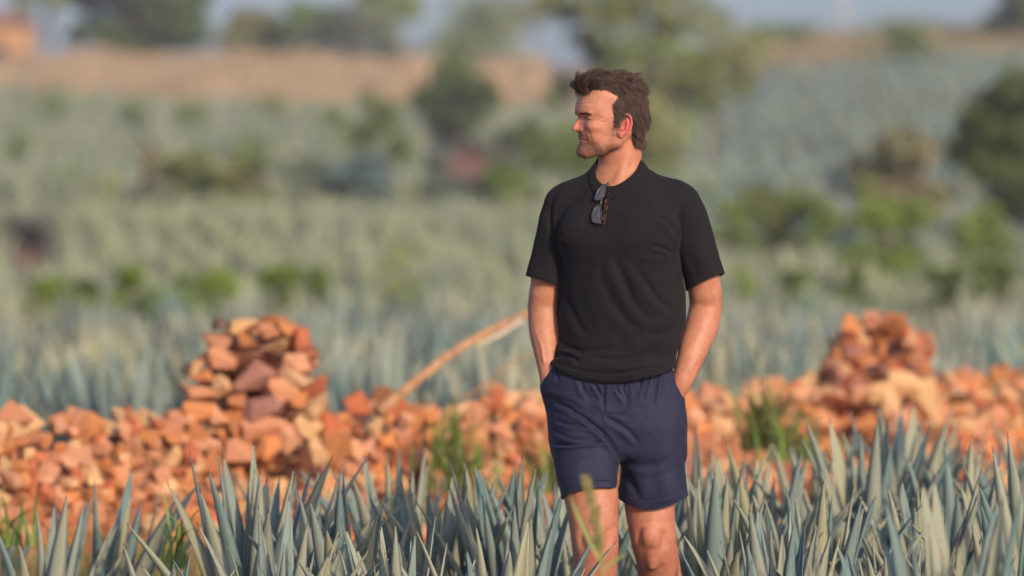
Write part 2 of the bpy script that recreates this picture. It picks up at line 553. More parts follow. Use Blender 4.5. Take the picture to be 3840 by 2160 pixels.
NEAR = [  # px across, depth, height, leaves, wide
    # a tall one close to the camera at the right, and low ones along the bottom edge
    (2415, 13.3, 0.86, 34, 0.75), (2110, 13.6, 0.62, 32, 1.0), (2650, 13.9, 0.66, 30, 1.0), (1830, 14.1, 0.55, 30, 1.05), (850, 14.4, 0.58, 32, 1.0), (1180, 14.3, 0.58, 32, 1.05), (40, 14.6, 0.42, 20, 1.1), (300, 14.9, 0.34, 18, 1.1),
    (690, 15.7, 0.64, 36, 0.95), (1000, 15.6, 0.62, 36, 1.0), (1250, 15.4, 0.60, 34, 1.0), (1960, 15.3, 0.62, 36, 1.0), (2260, 15.5, 0.64, 36, 1.0), (2560, 15.4, 0.66, 34, 1.0), (1420, 14.9, 0.40, 22, 1.1), (1700, 14.7, 0.38, 22, 1.1),
    (640, 17.0, 0.70, 36, 0.8), (880, 16.9, 0.66, 36, 1.0), (1110, 17.1, 0.68, 36, 0.9), (1300, 17.0, 0.74, 36, 0.7), (1480, 17.2, 0.60, 32, 1.0), (1800, 17.0, 0.68, 36, 0.9), (2050, 16.9, 0.68, 36, 1.0), (2330, 17.1, 0.70, 36, 0.9), (2600, 17.0, 0.70, 34, 1.0),
    (110, 17.6, 0.62, 15, 0.6), (255, 18.0, 0.66, 16, 0.55), (430, 16.4, 0.44, 18, 1.0), (760, 18.3, 0.62, 32, 1.0), (1000, 18.4, 0.64, 32, 1.0), (1230, 18.6, 0.66, 32, 0.9), (1400, 18.3, 0.66, 32, 1.0), (1640, 18.4, 0.58, 32, 1.0), (1760, 18.7, 0.70, 34, 0.8), (1930, 18.4, 0.66, 34, 1.0), (2180, 18.6, 0.70, 34, 0.9), (2420, 18.5, 0.70, 34, 1.0), (2640, 18.8, 0.72, 34, 0.9),
    (2240, 20.2, 0.70, 34, 0.8), (2500, 20.4, 0.68, 34, 0.8), (2060, 20.3, 0.66, 32, 0.9), (1860, 20.0, 0.62, 32, 0.9), (2360, 21.6, 0.60, 30, 0.9), (2640, 21.4, 0.66, 30, 0.9), (1560, 19.6, 0.52, 30, 1.0), (-60, 19.2, 0.45, 18, 0.9), 
]
def near_labels():
    out = []
    for px, y, h, n, w in NEAR:
        if y < 15: place = 'in the row nearest the camera'
        elif y < 16.2: place = 'in the second row'
        elif y < 17.5: place = 'in the row just behind the man'
        elif y < 19.3: place = 'in the row before the rubble'
        else: place = 'close to the foot of the stone wall'
        size = 'tall' if h >= 0.70 else ('low' if h < 0.52 else 'mid-sized')
        out.append((place, size))
    # where along the row: counted among those of the same row
    labels = [None] * len(NEAR)
    ords = ['first', 'second', 'third', 'fourth', 'fifth', 'sixth', 'seventh', 'eighth', 'ninth', 'tenth', 'eleventh', 'twelfth', 'thirteenth', 'fourteenth', 'fifteenth', 'sixteenth']
    for pl in {o[0] for o in out}:
        idx = sorted([i for i, o in enumerate(out) if o[0] == pl], key=lambda i: NEAR[i][0])
        for k, i in enumerate(idx):
            labels[i] = '%s blue-grey agave %s, %s from the left' % (out[i][1], pl, ords[k])
    return labels
_lab = near_labels()
for i, (px, y, h, n, w) in enumerate(NEAR):
    agave(wx(px, y), y, h, n, _lab[i], 100 + i, wide=w)

# whole plants as single meshes for the fields behind the wall
def plant_mesh(n, seed, seg=4, wide=1.0, wleaf=0.11, tint=False):
    r = np.random.default_rng(seed); V = []; F = []
    for i in range(n):
        t = (i + 0.5) / n
        tilt = R(3 + 60 * t ** 1.2) * r.uniform(0.85, 1.15) * wide; az = i * 2.39996 + r.normal(0, 0.1)
        L = np.interp(t, [0, 0.15, 0.5, 1], [0.9, 1.0, 1.0, 0.8]) * r.uniform(0.85, 1.1)
        M = (Matrix.Rotation(az + R(90), 3, 'Z') @ Matrix.Rotation(tilt, 3, 'X'))
        M = np.array(M)
        b = len(V)
        for s in range(seg):
            tt = s / seg; w = wleaf * L * np.interp(tt, [0, 0.3, 0.55, 1], [0.6, 0.95, 0.95, 0.1]) / 2
            for q in ((-w, w * 0.5, tt * L), (0, 0, tt * L), (w, w * 0.5, tt * L)):
                V.append(M @ np.array(q) + np.array([math.cos(az) * 0.05, math.sin(az) * 0.05, 0.05]))
        V.append(M @ np.array([0, -0.05 * L, L]) + np.array([0, 0, 0.05]))
        for s in range(seg - 1):
            a = b + s * 3
            F += [(a, a + 1, a + 4), (a, a + 4, a + 3), (a + 1, a + 2, a + 5), (a + 1, a + 5, a + 4)]
        a = b + (seg - 1) * 3; e = b + seg * 3
        F += [(a, a + 1, e), (a + 1, a + 2, e)]
    return np.array(V), np.array(F)
MID = []
for i in range(6):
    V, F = plant_mesh(40, 50 + i, 6, wide=[0.75, 0.85, 0.9, 0.8, 0.95, 0.85][i], wleaf=0.095)
    MID.append(mesh_data('agave_rosette', V, F, [M_agave], smooth=True))
def mid_field():
    r = np.random.default_rng(5); n = 0
    spots = []
    for row, y0 in enumerate(np.concatenate([np.arange(26.2, 38, 1.25), np.arange(38, 59.5, 1.7)])):
        half = 0.0955 * y0 + 0.6
        step = 0.62 if y0 < 38 else 0.86
        for x in np.arange(-half, half, step):
            spots.append((x + r.normal(0, 0.10), y0 + r.normal(0, 0.18), row))
    # keep those behind the wall line and the 300 nearest
    spots = [s for s in spots if s[1] > wall_y(s[0]) + 1.3]
    near = spots[:300]; rest = spots[300:]
    for i, (x, y, row) in enumerate(near):
        o = bpy.data.objects.new('field_agave', MID[int(r.integers(0, 6))])
        s = r.uniform(0.90, 1.12) * (1.0 + 0.06 * math.sin(x * 2 + y))
        o.location = (x, y, float(ground_z(x, y))); o.rotation_euler = (0, 0, r.uniform(0, 6.28)); o.scale = (s, s, s)
        px = topx(x, y)
        zone = ('left of the square stone heap' if px < 440 else 'behind the square stone heap' if px < 840 else 'between square heap and man' if px < 1325 else 'behind the man' if px < 1830
                else 'between man and rounded heap' if px < 2060 else 'by the rounded stone heap')
        depth = 'first rows' if y < 29.5 else ('middle rows' if y < 35 else 'farther rows')
        tag(o, 'blurred agave, %s past the wall, %s' % (depth, zone), 'agave plant', 'agaves in the field behind the stone wall')
        COL.objects.link(o)
    return rest
def scatter(name, pts, scales, tints, variants, material, seed, label=None):
    r = np.random.default_rng(seed)
    VV = []; FF = []; CC = []; base = 0
    for i, (p, s) in enumerate(zip(pts, scales)):
        V, F = variants[i % len(variants)]
        a = r.uniform(0, 6.28); c, sn = math.cos(a), math.sin(a)
        W = np.empty_like(V); W[:, 0] = (V[:, 0] * c - V[:, 1] * sn) * s + p[0]; W[:, 1] = (V[:, 0] * sn + V[:, 1] * c) * s + p[1]; W[:, 2] = V[:, 2] * s + p[2]
        VV.append(W); FF.append(F + base); base += len(V); CC.append(np.tile(tints[i], (len(V), 1)))
    o = link(name, mesh_data(name, np.concatenate(VV), np.concatenate(FF), [material], colors=np.concatenate(CC).astype(np.float32), smooth=True))
    tag(o, label, None, None, 'stuff')
    return o

# ------------------------------------------------------------------ the dry stone wall
_WA, _WB = np.array([-2.6, 20.3]), np.array([3.3, 28.3])
WA, WB = _WA - 0.22 * (_WB - _WA), _WB + 0.25 * (_WB - _WA)
def wall_y(x): return WA[1] + (x - WA[0]) * (WB[1] - WA[1]) / (WB[0] - WA[0])
WDIR = (WB - WA) / np.linalg.norm(WB - WA); WN = np.array([WDIR[1], -WDIR[0]])      # WN points to the camera side
if WN[1] > 0: WN = -WN
WLEN = np.linalg.norm(WB - WA)
def wall_top(px):
    """height of the wall top by where it is seen"""
    return np.interp(px, [-200, 0, 100, 200, 300, 380, 440, 820, 860, 900, 960, 1060, 1140, 1200, 1300, 1400, 1700, 1760, 1850, 1950, 2030, 2100, 2330, 2400, 2460, 2576, 2700],
                     [1075, 1072, 1066, 1068, 1055, 1045, 1040, 1040, 1075, 1036, 1034, 1034, 1024, 1010, 1008, 1012, 1015, 1008, 1004, 984, 962, 950, 958, 968, 958, 950, 945])
def stone_meshes(n):
    out = []
    for i in range(n):
        r = np.random.default_rng(900 + i)
        bm = bmesh.new()
        k = int(r.integers(9, 14))
        pts = r.normal(size=(k, 3)); pts /= np.linalg.norm(pts, axis=1)[:, None]
        pts = np.sign(pts) * np.abs(pts) ** 0.55
        pts *= 0.5 / np.abs(pts).max(0)
        vs = [bm.verts.new(p) for p in pts]
        g = bmesh.ops.convex_hull(bm, input=vs)
        for v in [v for v in bm.verts if not v.link_faces]: bm.verts.remove(v)
        bmesh.ops.bevel(bm, geom=bm.edges[:], offset=0.045, segments=1, affect='EDGES') if i % 2 == 9 else None
        bmesh.ops.recalc_face_normals(bm, faces=bm.faces[:])
        me = bpy.data.meshes.new('stone'); bm.to_mesh(me); bm.free()
        out.append(me)
    return out
STONES = stone_meshes(14)
def stone_material(name, tint):
    m = mat(name, (0.5, 0.25, 0.12), 0.9)
    t = NT(m); co = t.obj()
    col = t.attr('tint') if tint else t.n('ShaderNodeObjectInfo').outputs['Color']
    n1 = t.noise(1.6 if not tint else 9, 5, 0.6, co, 0.4); n2 = t.noise(9 if not tint else 50, 4, 0.7, co)
    c = t.mix(t.ramp(n1, [(0.35, (0, 0, 0)), (0.7, (0.28, 0.28, 0.28))]), col, (0.60, 0.36, 0.19))
    c = t.mix(t.ramp(n1, [(0.60, (0, 0, 0)), (0.75, (0.55, 0.55, 0.55))]), c, (0.26, 0.12, 0.09))
    c = t.mix(1.0, c, t.ramp(n2, [(0.3, (0.80, 0.78, 0.76)), (0.7, (1.14, 1.12, 1.10))]), 'MULTIPLY')
    t.base(c); t.bump(n2, 0.5, 0.02)
    return m
M_stone = stone_material('stone', False); M_rubble = stone_material('rubble', True)
for me in STONES: me.materials.append(M_stone)
PAL = dict(o=(0.63, 0.240, 0.075), p=(0.62, 0.28, 0.145), t=(0.66, 0.42, 0.21), m=(0.42, 0.19, 0.150), r=(0.55, 0.145, 0.055), d=(0.15, 0.075, 0.07), q=(0.72, 0.36, 0.20), y=(0.74, 0.47, 0.22))
PK = list(PAL); PW = np.array([0.24, 0.20, 0.13, 0.07, 0.11, 0.03, 0.13, 0.09])
PWALL = np.array([0.28, 0.23, 0.12, 0.03, 0.11, 0.01, 0.14, 0.08])
def stone_at(parent, x, y, z, sx, sy, sz, rot, key, r, name='stone'):
    o = bpy.data.objects.new(name, STONES[int(r.integers(0, len(STONES)))]); o.parent = parent
    o.location = (x, y, z); o.scale = (sx, sy, sz); o.rotation_euler = rot
    c = np.array(PAL[key]) * r.uniform(0.70, 1.06)
    o.color = (*c, 1)
    COL.objects.link(o)
    return o
def build_wall():
    r = np.random.default_rng(77)
    wall = empty('dry_stone_wall', (0, 0, 0))
    tag(wall, 'long low wall of loose orange and pink stones crossing behind the agaves', 'wall')
    # core: earth and small stones heaped under the facing stones
    ss = np.linspace(0, WLEN, 130); V = []; F = []
    for s in ss:
        c = WA + WDIR * s; px = topx(c[0], c[1]); zt = wz(wall_top(px), c[1]); g = float(ground_z(c[0], c[1]))
        for off, z in ((0.62, g - 0.05), (0.34, g + 0.18), (0.10, zt - 0.09), (-0.14, zt - 0.08), (-0.30, g - 0.2)):
            q = c + WN * off; V.append((q[0], q[1], z))
    for i in range(len(ss) - 1):
        for j in range(4): F.append((i * 5 + j, i * 5 + j + 1, (i + 1) * 5 + j + 1, (i + 1) * 5 + j))
    M_corew = mat('wall_earth', (0.36, 0.15, 0.07), 0.95)
    t = NT(M_corew); t.base(t.ramp(t.noise(14, 5, 0.6, t.obj()), [(0.3, (0.17, 0.07, 0.04)), (0.7, (0.42, 0.19, 0.09))]))
    link('earth_core', mesh_data('earth_core', V, F, [M_corew]), wall)
    cand = []
    for s in np.arange(0, WLEN, 0.066):
        c = WA + WDIR * s; px = topx(c[0], c[1]); zt = wz(wall_top(px), c[1]); g = float(ground_z(c[0], c[1]))
        zz = zt - 0.03
        k = 0
        while zz > g + 0.02:
            f = (zt - zz) / max(zt - g, 0.1)
            off = 0.10 + 0.52 * f ** 1.3
            sj = s + r.normal(0, 0.02) + (0.033 if k % 2 else 0)
            q = WA + WDIR * sj + WN * (off + r.normal(0, 0.02))
            big = r.uniform(0.050, 0.100)
            cand.append((q[0], q[1], zz + r.normal(0, 0.012), big, f))
            zz -= r.uniform(0.048, 0.066); k += 1
        q = WA + WDIR * (s + r.normal(0, 0.02)) + WN * r.uniform(-0.12, 0.02)
        cand.append((q[0], q[1], zt - 0.015 + r.normal(0, 0.020), r.uniform(0.075, 0.14), 0))
    # stones the picture shows largest: in frame, not hidden low behind the agaves
    vis = [(c[3] / c[1] * (1.0 if c[4] < 0.75 else 0.5) * (1 if abs(topx(c[0], c[1]) - 1288) < 1300 else 0), i) for i, c in enumerate(cand)]
    big = {i for _, i in sorted(vis, reverse=True)[:300]}
    VV, FF, CC, base = [], [], [], 0
    for i, (x, y, z, b, f) in enumerate(cand):
        key = PK[int(r.choice(len(PK), p=PWALL))]
        sx, sy, sz = b * r.uniform(0.85, 1.45), b * r.uniform(0.8, 1.1), b * r.uniform(0.60, 1.15)
        rot = (r.normal(0, 0.45), r.normal(0, 0.8), r.uniform(0, 6.28))
        if i in big: stone_at(wall, x, y, z, sx, sy, sz, rot, key, r)
        else:
            me = STONES[int(r.integers(0, len(STONES)))]
            P = np.empty(len(me.vertices) * 3, np.float32); me.vertices.foreach_get('co', P); P = P.reshape(-1, 3)
            P = (P * (sx, sy, sz)) @ np.array(Euler(rot).to_matrix()).T + (x, y, z)
            VV.append(P); FF += [tuple(base + v for v in p.vertices) for p in me.polygons]; base += len(P)
            CC.append(np.tile(np.array(PAL[key]) * r.uniform(0.85, 1.1), (len(P), 1)))
    # small spill at the foot
    for _ in range(750):
        s = r.uniform(0, WLEN); off = 0.45 + abs(r.normal(0, 0.45)); q = WA + WDIR * s + WN * off
        b = r.uniform(0.03, 0.09); key = PK[int(r.choice(len(PK), p=PW))]
        me = STONES[int(r.integers(0, len(STONES)))]
        P = np.empty(len(me.vertices) * 3, np.float32); me.vertices.foreach_get('co', P); P = P.reshape(-1, 3)
        P = (P * (b * 1.2, b, b * 0.7)) @ np.array(Euler((r.normal(0, .4), r.normal(0, .4), r.uniform(0, 6))).to_matrix()).T + (q[0], q[1], float(ground_z(q[0], q[1])) + b * 0.2)
        VV.append(P); FF += [tuple(base + v for v in p.vertices) for p in me.polygons]; base += len(P)
        CC.append(np.tile(np.array(PAL[key]), (len(P), 1)))
    o = link('small_stones', mesh_data('small_stones', np.concatenate(VV), FF, [M_rubble], smooth=False, colors=np.concatenate(CC).astype(np.float32)), wall)
    o['kind'] = 'stuff'
    return wall
wall = build_wall()

def left_pile():
    r = np.random.default_rng(31)
    Y = 22.15
    g = empty('stone_pile', (wx(640, Y), Y, wz(1045, Y)))
    tag(g, 'tall square heap of big pink and tan stones on the wall, at the left', 'stone pile', 'stone heaps standing on the wall')
    L = [(410, 210, 110, 90, 'd', 0), (570, 215, 210, 95, 'y', 8), (390, 330, 180, 95, 'p', 4), (620, 310, 170, 110, 'o', 0), (760, 250, 170, 100, 'p', -5), (880, 232, 150, 95, 'o', 10), (960, 300, 120, 150, 'r', 5), (400, 430, 240, 130, 'p', 8),
         (235, 505, 125, 125, 'y', 0), (315, 555, 120, 100, 'o', 0), (600, 440, 190, 90, 'q', -8), (790, 345, 170, 105, 't', 0), (925, 445, 210, 130, 'q', 12), (650, 565, 270, 180, 'm', -28), (445, 620, 120, 150, 't', 5), (280, 660, 250, 100, 'p', 3),
         (935, 580, 210, 120, 't', 6), (1065, 620, 110, 180, 'r', 5), (830, 640, 240, 150, 'p', -5), (530, 725, 130, 130, 'o', 20), (250, 790, 230, 130, 'o', -8), (430, 800, 180, 120, 'q', 0), (740, 790, 330, 180, 'm', -4), (1090, 775, 250, 130, 'y', -35),
         (960, 715, 170, 110, 'o', 0), (720, 905, 300, 150, 'p', 0), (300, 905, 220, 140, 'o', 8), (520, 890, 140, 170, 'o', 0), (890, 965, 250, 200, 'q', -10), (1020, 890, 180, 170, 'y', -30), (170, 870, 160, 150, 'p', 0), (1170, 900, 200, 130, 'r', 35), (1220, 1010, 160, 200, 'o', 0),
         (130, 990, 180, 150, 'o', 0), (330, 1020, 200, 160, 'q', 0), (560, 1060, 200, 160, 'p', 0), (1060, 1040, 180, 170, 't', 0), (760, 1060, 200, 180, 'o', 0)]
    mpp = 0.552 * Y / 21333
    for zx, zy, w, h, key, a in L:
        x = ((600 + 0.552 * zx) - 1920) * Y / 21333; z = CAM_Z - ((1100 + 0.552 * zy) - 700) * Y / 21333
        dy = -0.05 + 0.10 * (zy - 200) / 800 * -1 + r.normal(0, 0.015)
        stone_at(g, x - g.location.x, dy, z - g.location.z, w * mpp * 1.16, 0.15, h * mpp * 1.22, (r.normal(0, 0.12), R(a), r.normal(0, 0.25)), key, r)
    for k in range(70):          # the stones behind the face of the heap
        t = r.uniform(0, 1); half = np.interp(t, [0, 0.35, 0.8, 1], [0.24, 0.20, 0.16, 0.11])
        x = r.uniform(-half, half) + np.interp(t, [0, 1], [0.0, 0.025]); z = t * 0.36
        stone_at(g, x, r.uniform(0.05, 0.26), z - 0.02, 0.13, 0.13, 0.085, (r.normal(0, 0.2), r.normal(0, 0.2), r.uniform(0, 6)), PK[int(r.choice(len(PK), p=PW))], r)
left_pile()
def right_pile():
    r = np.random.default_rng(41)
    Y = 25.7
    X0 = wx(2215, Y)
    g = empty('stone_pile', (X0, Y, wz(965, Y)))
    tag(g, 'rounded heap of small orange stones over pale slabs, on the wall at the right', 'stone pile', 'stone heaps standing on the wall')
    for k in range(170):
        t = r.uniform(0, 1) ** 0.9
        half = np.interp(t, [0, 0.25, 0.5, 0.8, 1], [0.25, 0.225, 0.215, 0.19, 0.13])
        x = r.uniform(-half, half); z = t * (0.30 + 0.03 * math.cos(x * 22)) - 0.03
        dy = -0.16 * math.sqrt(max(0, 1 - (x / (half + 0.02)) ** 2)) * (1.1 - 0.5 * t) + r.uniform(0, 0.05) if k < 120 else r.uniform(0, 0.2)
        b = r.uniform(0.07, 0.115)
        key = PK[int(r.choice(len(PK), p=[0.30, 0.20, 0.08, 0.14, 0.14, 0.08, 0.04, 0.02]))]
        stone_at(g, x, dy, z, b * 1.15, b, b * r.uniform(0.6, 0.95), (r.normal(0, 0.3), r.normal(0, 0.4), r.uniform(0, 6)), key, r)
    for px, py, w, h, key, a in ((2130, 812, 40, 46, 'o', 10), (2235, 806, 60, 48, 'o', 5), (2290, 850, 50, 44, 'q', 30), (2195, 975, 70, 55, 'y', 0), (2270, 965, 95, 60, 'y', 20), (2320, 1010, 60, 110, 'y', -10), (2230, 1010, 40, 80, 't', 0), (2160, 990, 60, 50, 'p', 0), (2340, 1090, 55, 80, 't', 0), (2250, 1060, 70, 70, 'q', 0), (2400, 1000, 60, 50, 't', 0), (2170, 1060, 60, 60, 'o', 0), (2100, 1000, 60, 44, 'q', 0)):
        q = Y / FP
        stone_at(g, wx(px, Y) - X0, -0.20 - 0.12 * (py - 800) / 250, wz(py, Y) - g.location.z, w * q * 1.2, 0.14, h * q * 1.2, (0, R(a), r.normal(0, 0.2)), key, r)
right_pile()

# fallen flower stalk leaning on the wall, with thinner dry branches behind it
M_stalk = mat('dry_stalk', (0.42, 0.22, 0.10), 0.85)
t = NT(M_stalk); t.base(t.ramp(t.noise(16, 5, 0.6, t.obj()), [(0.3, (0.26, 0.12, 0.06)), (0.55, (0.50, 0.27, 0.12)), (0.75, (0.58, 0.45, 0.30))]))
def dry_pole():
    Y0, Y1 = 22.5, 23.6
    g = empty('dry_flower_stalk', (wx(950, Y0), Y0, wz(1036, Y0)))
    tag(g, 'orange-brown dry agave flower stalk leaning up from the wall behind the man', 'dry stalk')
    def p(px, py, y): return np.array([wx(px, y), y, wz(py, y)]) - np.array(g.location)
    L = [p(948, 1038, Y0), p(1010, 988, Y0 + .15), p(1080, 930, Y0 + .3), p(1160, 872, Y0 + .5), p(1250, 822, Y0 + .7), p(1335, 784, Y1), p(1440, 745, Y1 + 0.2)]
    C = catmull(L, 26)
    tube('stem', C, np.linspace(0.022, 0.014, 26), [M_stalk], g, seg=8)
    L2 = [p(1195, 868, Y0 + .6), p(1260, 838, Y0 + .7), p(1310, 805, Y0 + .9)]
    tube('split_strip', catmull(L2, 10), np.linspace(0.007, 0.012, 10), [mat('pale_fibre', (0.62, 0.52, 0.36), 0.8)], g, seg=6)
    for pts in ([(1165, 1000), (1230, 960), (1300, 905), (1400, 870)],):
        tube('dry_twig', catmull([p(a, b, Y0 + 0.8) for a, b in pts], 12), np.linspace(0.007, 0.003, 12), [M_stalk], g, seg=5)
dry_pole()
M_post = None
# ------------------------------------------------------------------ fields
rest = mid_field()
VAR = [plant_mesh(24, 200 + i, 3, wide=[0.8, 0.9, 1.0, 0.85][i], wleaf=0.13) for i in range(4)]
VARF = [plant_mesh(16, 220 + i, 2, wide=[0.85, 0.95, 1.0][i], wleaf=0.20) for i in range(3)]
def field(name, y0, y1, dy, dx, u0, u1, size, tintf, seed, variants, skip=None, label=None):
    r = np.random.default_rng(seed); P = []; S = []; T = []
    ys = np.arange(y0, y1, dy)
    for y in ys:
        xs = np.arange(u0 * y, u1 * y, dx)
        for x in xs:
            xx = x + r.normal(0, dx * 0.22); yy = y + r.normal(0, dy * 0.22)
            px = topx(xx, yy)
            if skip is not None and skip(px, yy, r): continue
            P.append((xx, yy)); S.append(size * r.uniform(0.78, 1.15)); T.append(tintf(px, yy, r))
    P = np.array(P); Z = ground_z(P[:, 0], P[:, 1])
    return scatter(name, np.column_stack([P, Z - 0.03]), S, T, variants, M_agave_far, seed, label)
B_ = np.array
def tint_mid(px, y, r): return B_([0.268, 0.325, 0.234]) * r.uniform(0.82, 1.15)
def tint_pale(px, y, r):
    if px > 1750 and y > 87: return tint_right(px, y, r)
    return (B_([0.312, 0.361, 0.215]) if r.random() < 0.6 else B_([0.280, 0.333, 0.226])) * r.uniform(0.90, 1.10)
def tint_left(px, y, r):
    k = r.random()
    return (B_([0.292, 0.344, 0.232]) if k < 0.6 else (B_([0.266, 0.322, 0.243]) if k < 0.86 else B_([0.243, 0.311, 0.130]))) * r.uniform(0.90, 1.10)
def tint_right(px, y, r): return (B_([0.219, 0.300, 0.263]) if r.random() < 0.75 else B_([0.272, 0.320, 0.228])) * r.uniform(0.82, 1.12)
if rest:
    rp = np.array([(a, b) for a, b, _ in rest]); rr = np.random.default_rng(9)
    scatter('agave_field', np.column_stack([rp, ground_z(rp[:, 0], rp[:, 1])]), rr.uniform(0.9, 1.1, len(rp)), [tint_mid(0, 0, rr) for _ in rp], VAR, M_agave_far, 3, 'farther rows of blue-grey agaves before the line of green bushes')
def skipB(px, y, r): return (px < 150 and abs(y - 92) < 13)
field('agave_field', 62.5, 111, 1.15, 0.62, -0.098, 0.098, 0.80, tint_pale, 11, VAR, skipB, 'pale yellow-green agave field on the gentle slope in the middle distance')
def skipC(px, y, r):
    if y > np.interp(px, [-100, 150, 700, 1300, 2600], [232, 230, 223, 220, 220]): return True
    if 1060 < px < 1320 and 122 < y < 186 and abs(px - (1240 - (y - 122) * 1.2)) < 105: return True
    return wnoise(np.array([[px * 0.004, y * 0.03, 0]]), 0.8, 77, 2)[0] > 0.95
field('agave_field', 118, 232, 1.6, 0.85, -0.100, 0.034, 1.00, tint_left, 12, VARF, skipC, 'grey-green agave field on the hillside at the left')
field('agave_field', 118, 238, 1.5, 0.80, 0.034, 0.104, 0.95, tint_right, 13, VARF, None, 'blue-green agave rows on the hillside at the right')

for _u0, _u1, _s, _lab in ((-0.22, -0.098, 41, 'pale agave field running on to the left'), (0.098, 0.22, 42, 'pale agave field running on to the right')):
    field('agave_field', 30, 111, 2.2, 1.15, _u0, _u1, 1.0, tint_pale, _s, VARF, None, _lab)
    field('agave_field', 118, 230, 3.2, 1.8, _u0, _u1, 1.2, tint_left, _s + 5, VARF, None, _lab + ' up the hillside')
# dry grass bank on the left crest
def grass_mass(name, n, place, h, w, cols, seed, label, lean=0.25, rough=0.0):
    r = np.random.default_rng(seed)
    x, y = place(r, n); z = ground_z(x, y)
    hh = h * r.uniform(0.55, 1.15, n) * (1 + rough * wnoise(np.stack([x, y * 0.5, 0 * x], 1), 0.22, seed, 3)); az = r.uniform(0, 6.28, n); ln = r.normal(0, lean, n) * hh
    dx, dy = np.cos(az) * w / 2, np.sin(az) * w / 2
    la = r.uniform(0, 6.28, n); lx, ly = np.cos(la) * ln, np.sin(la) * ln
    V = np.stack([np.stack([x - dx, y - dy, z - 0.02], 1), np.stack([x + dx, y + dy, z - 0.02], 1),
                  np.stack([x + dx * .8 + lx * .35, y + dy * .8 + ly * .35, z + hh * .55], 1), np.stack([x - dx * .8 + lx * .35, y - dy * .8 + ly * .35, z + hh * .55], 1),
                  np.stack([x + lx, y + ly, z + hh], 1)], 1).reshape(-1, 3)
    b = np.arange(n)[:, None] * 5
    F = np.concatenate([b + [0, 1, 2], b + [0, 2, 3], b + [3, 2, 4]])
    cols = np.array(cols); C = cols[r.integers(0, len(cols), n)] * r.uniform(0.8, 1.15, (n, 1))
    C = np.repeat(C, 5, axis=0)
    o = link(name, mesh_data(name, V, F, [M_grass], colors=C.astype(np.float32), smooth=False))
    tag(o, label, None, None, 'stuff')
    return o
M_grass = mat('grass', (0.3, 0.25, 0.1), 0.8)
_g = NT(M_grass); _g.base(_g.attr('tint')); _g.p.inputs['Specular IOR Level'].default_value = 0.2
def bank(r, n):
    u = np.where(r.random(n) < 0.93, r.uniform(-0.098, -0.016, n), r.uniform(-0.016, 0.006, n))
    y0 = np.interp(u, [-0.098, -0.08, -0.041, 0.006], [233, 231, 225, 222]); y = y0 + (252 - y0) * r.random(n); return u * y, y
grass_mass('dry_grass', 26000, bank, 0.62, 0.16, [(0.50, 0.385, 0.235), (0.54, 0.42, 0.26), (0.40, 0.285, 0.17), (0.48, 0.36, 0.215)], 61, 'pale tan dry grass on the bank below the trees at the left', rough=0.9)
def bank_r(r, n):
    y = r.uniform(239, 262, n); u = r.uniform(0.040, 0.104, n); return u * y, y
grass_mass('dry_grass', 9000, bank_r, 0.6, 0.20, [(0.38, 0.29, 0.18), (0.45, 0.31, 0.19), (0.26, 0.26, 0.13), (0.21, 0.23, 0.10)], 62, 'tan and olive dry grass along the crest at the right', rough=0.9)
def weeds_near(r, n):
    y = r.uniform(13.5, 21.2, n); u = np.where(r.random(n) < 0.55, r.uniform(-0.095, -0.055, n), r.uniform(-0.095, 0.095, n)); return u * y, y
grass_mass('weeds', 8000, weeds_near, 0.30, 0.006, [(0.17, 0.24, 0.05), (0.25, 0.27, 0.08), (0.34, 0.20, 0.10), (0.42, 0.26, 0.15), (0.14, 0.20, 0.05)], 63, 'green and rusty weeds between the nearest agaves', 0.45)
def weeds_right(r, n):
    y = r.uniform(62, 66, n); u = r.uniform(0.036, 0.060, n); return u * y, y
grass_mass('weeds', 2500, weeds_right, 0.42, 0.05, [(0.17, 0.24, 0.05), (0.13, 0.19, 0.05)], 64, 'low strip of green weeds at the edge of the field, right of the man', 0.4)

# clumps of fresh grass growing out of the wall
def tuft(px, y, py, h, n, label, seed, spread=0.09, w=0.008, z=None, cols=((0.17, 0.26, 0.05), (0.22, 0.30, 0.08), (0.12, 0.19, 0.04), (0.30, 0.28, 0.12))):
    r = np.random.default_rng(seed)
    x0 = wx(px, y); z0 = wz(py, y) if z is None else z
    V = []; F = []; C = []
    for i in range(n):
        a = r.uniform(0, 6.28); rr = abs(r.normal(0, spread)); bx, by = math.cos(a) * rr, math.sin(a) * rr
        L = h * r.uniform(0.4, 1.1); lean = r.uniform(0.1, 1.3); la = r.uniform(0, 6.28)
        b = len(V); seg = 5; pa = la + math.pi / 2
        for s in range(seg):
            t = s / (seg - 1); q = lean * t * t * L
            c = np.array([bx + math.cos(la) * q, by + math.sin(la) * q, L * t * (1 - 0.25 * lean * t)])
            ww = w * (1 - t) ** 0.7 + 0.001
            V += [c - np.array([math.cos(pa), math.sin(pa), 0]) * ww, c + np.array([math.cos(pa), math.sin(pa), 0]) * ww]
        for s in range(seg - 1): F.append((b + 2 * s, b + 2 * s + 1, b + 2 * s + 3, b + 2 * s + 2))
        C += [np.array(cols[int(r.integers(0, len(cols)))]) * r.uniform(0.85, 1.15)] * (2 * seg)
    o = link('grass_tuft', mesh_data('grass_tuft', V, np.array(F), [M_grass], colors=np.array(C, np.float32)), loc=(x0, y, z0))
    tag(o, label, 'grass tuft', 'grass tufts growing at the wall')
tuft(1130, 22.7, 1185, 0.30, 70, 'tall green grass tuft sprouting from the wall left of the man, below the dry stalk', 1, 0.06)
tuft(1155, 22.4, 1235, 0.24, 60, 'low green grass tuft at the foot of the wall left of the man', 2, 0.08)
tuft(1380, 22.6, 1240, 0.30, 60, 'green grass tuft at the foot of the wall, half behind his shorts on the left', 3, 0.07)
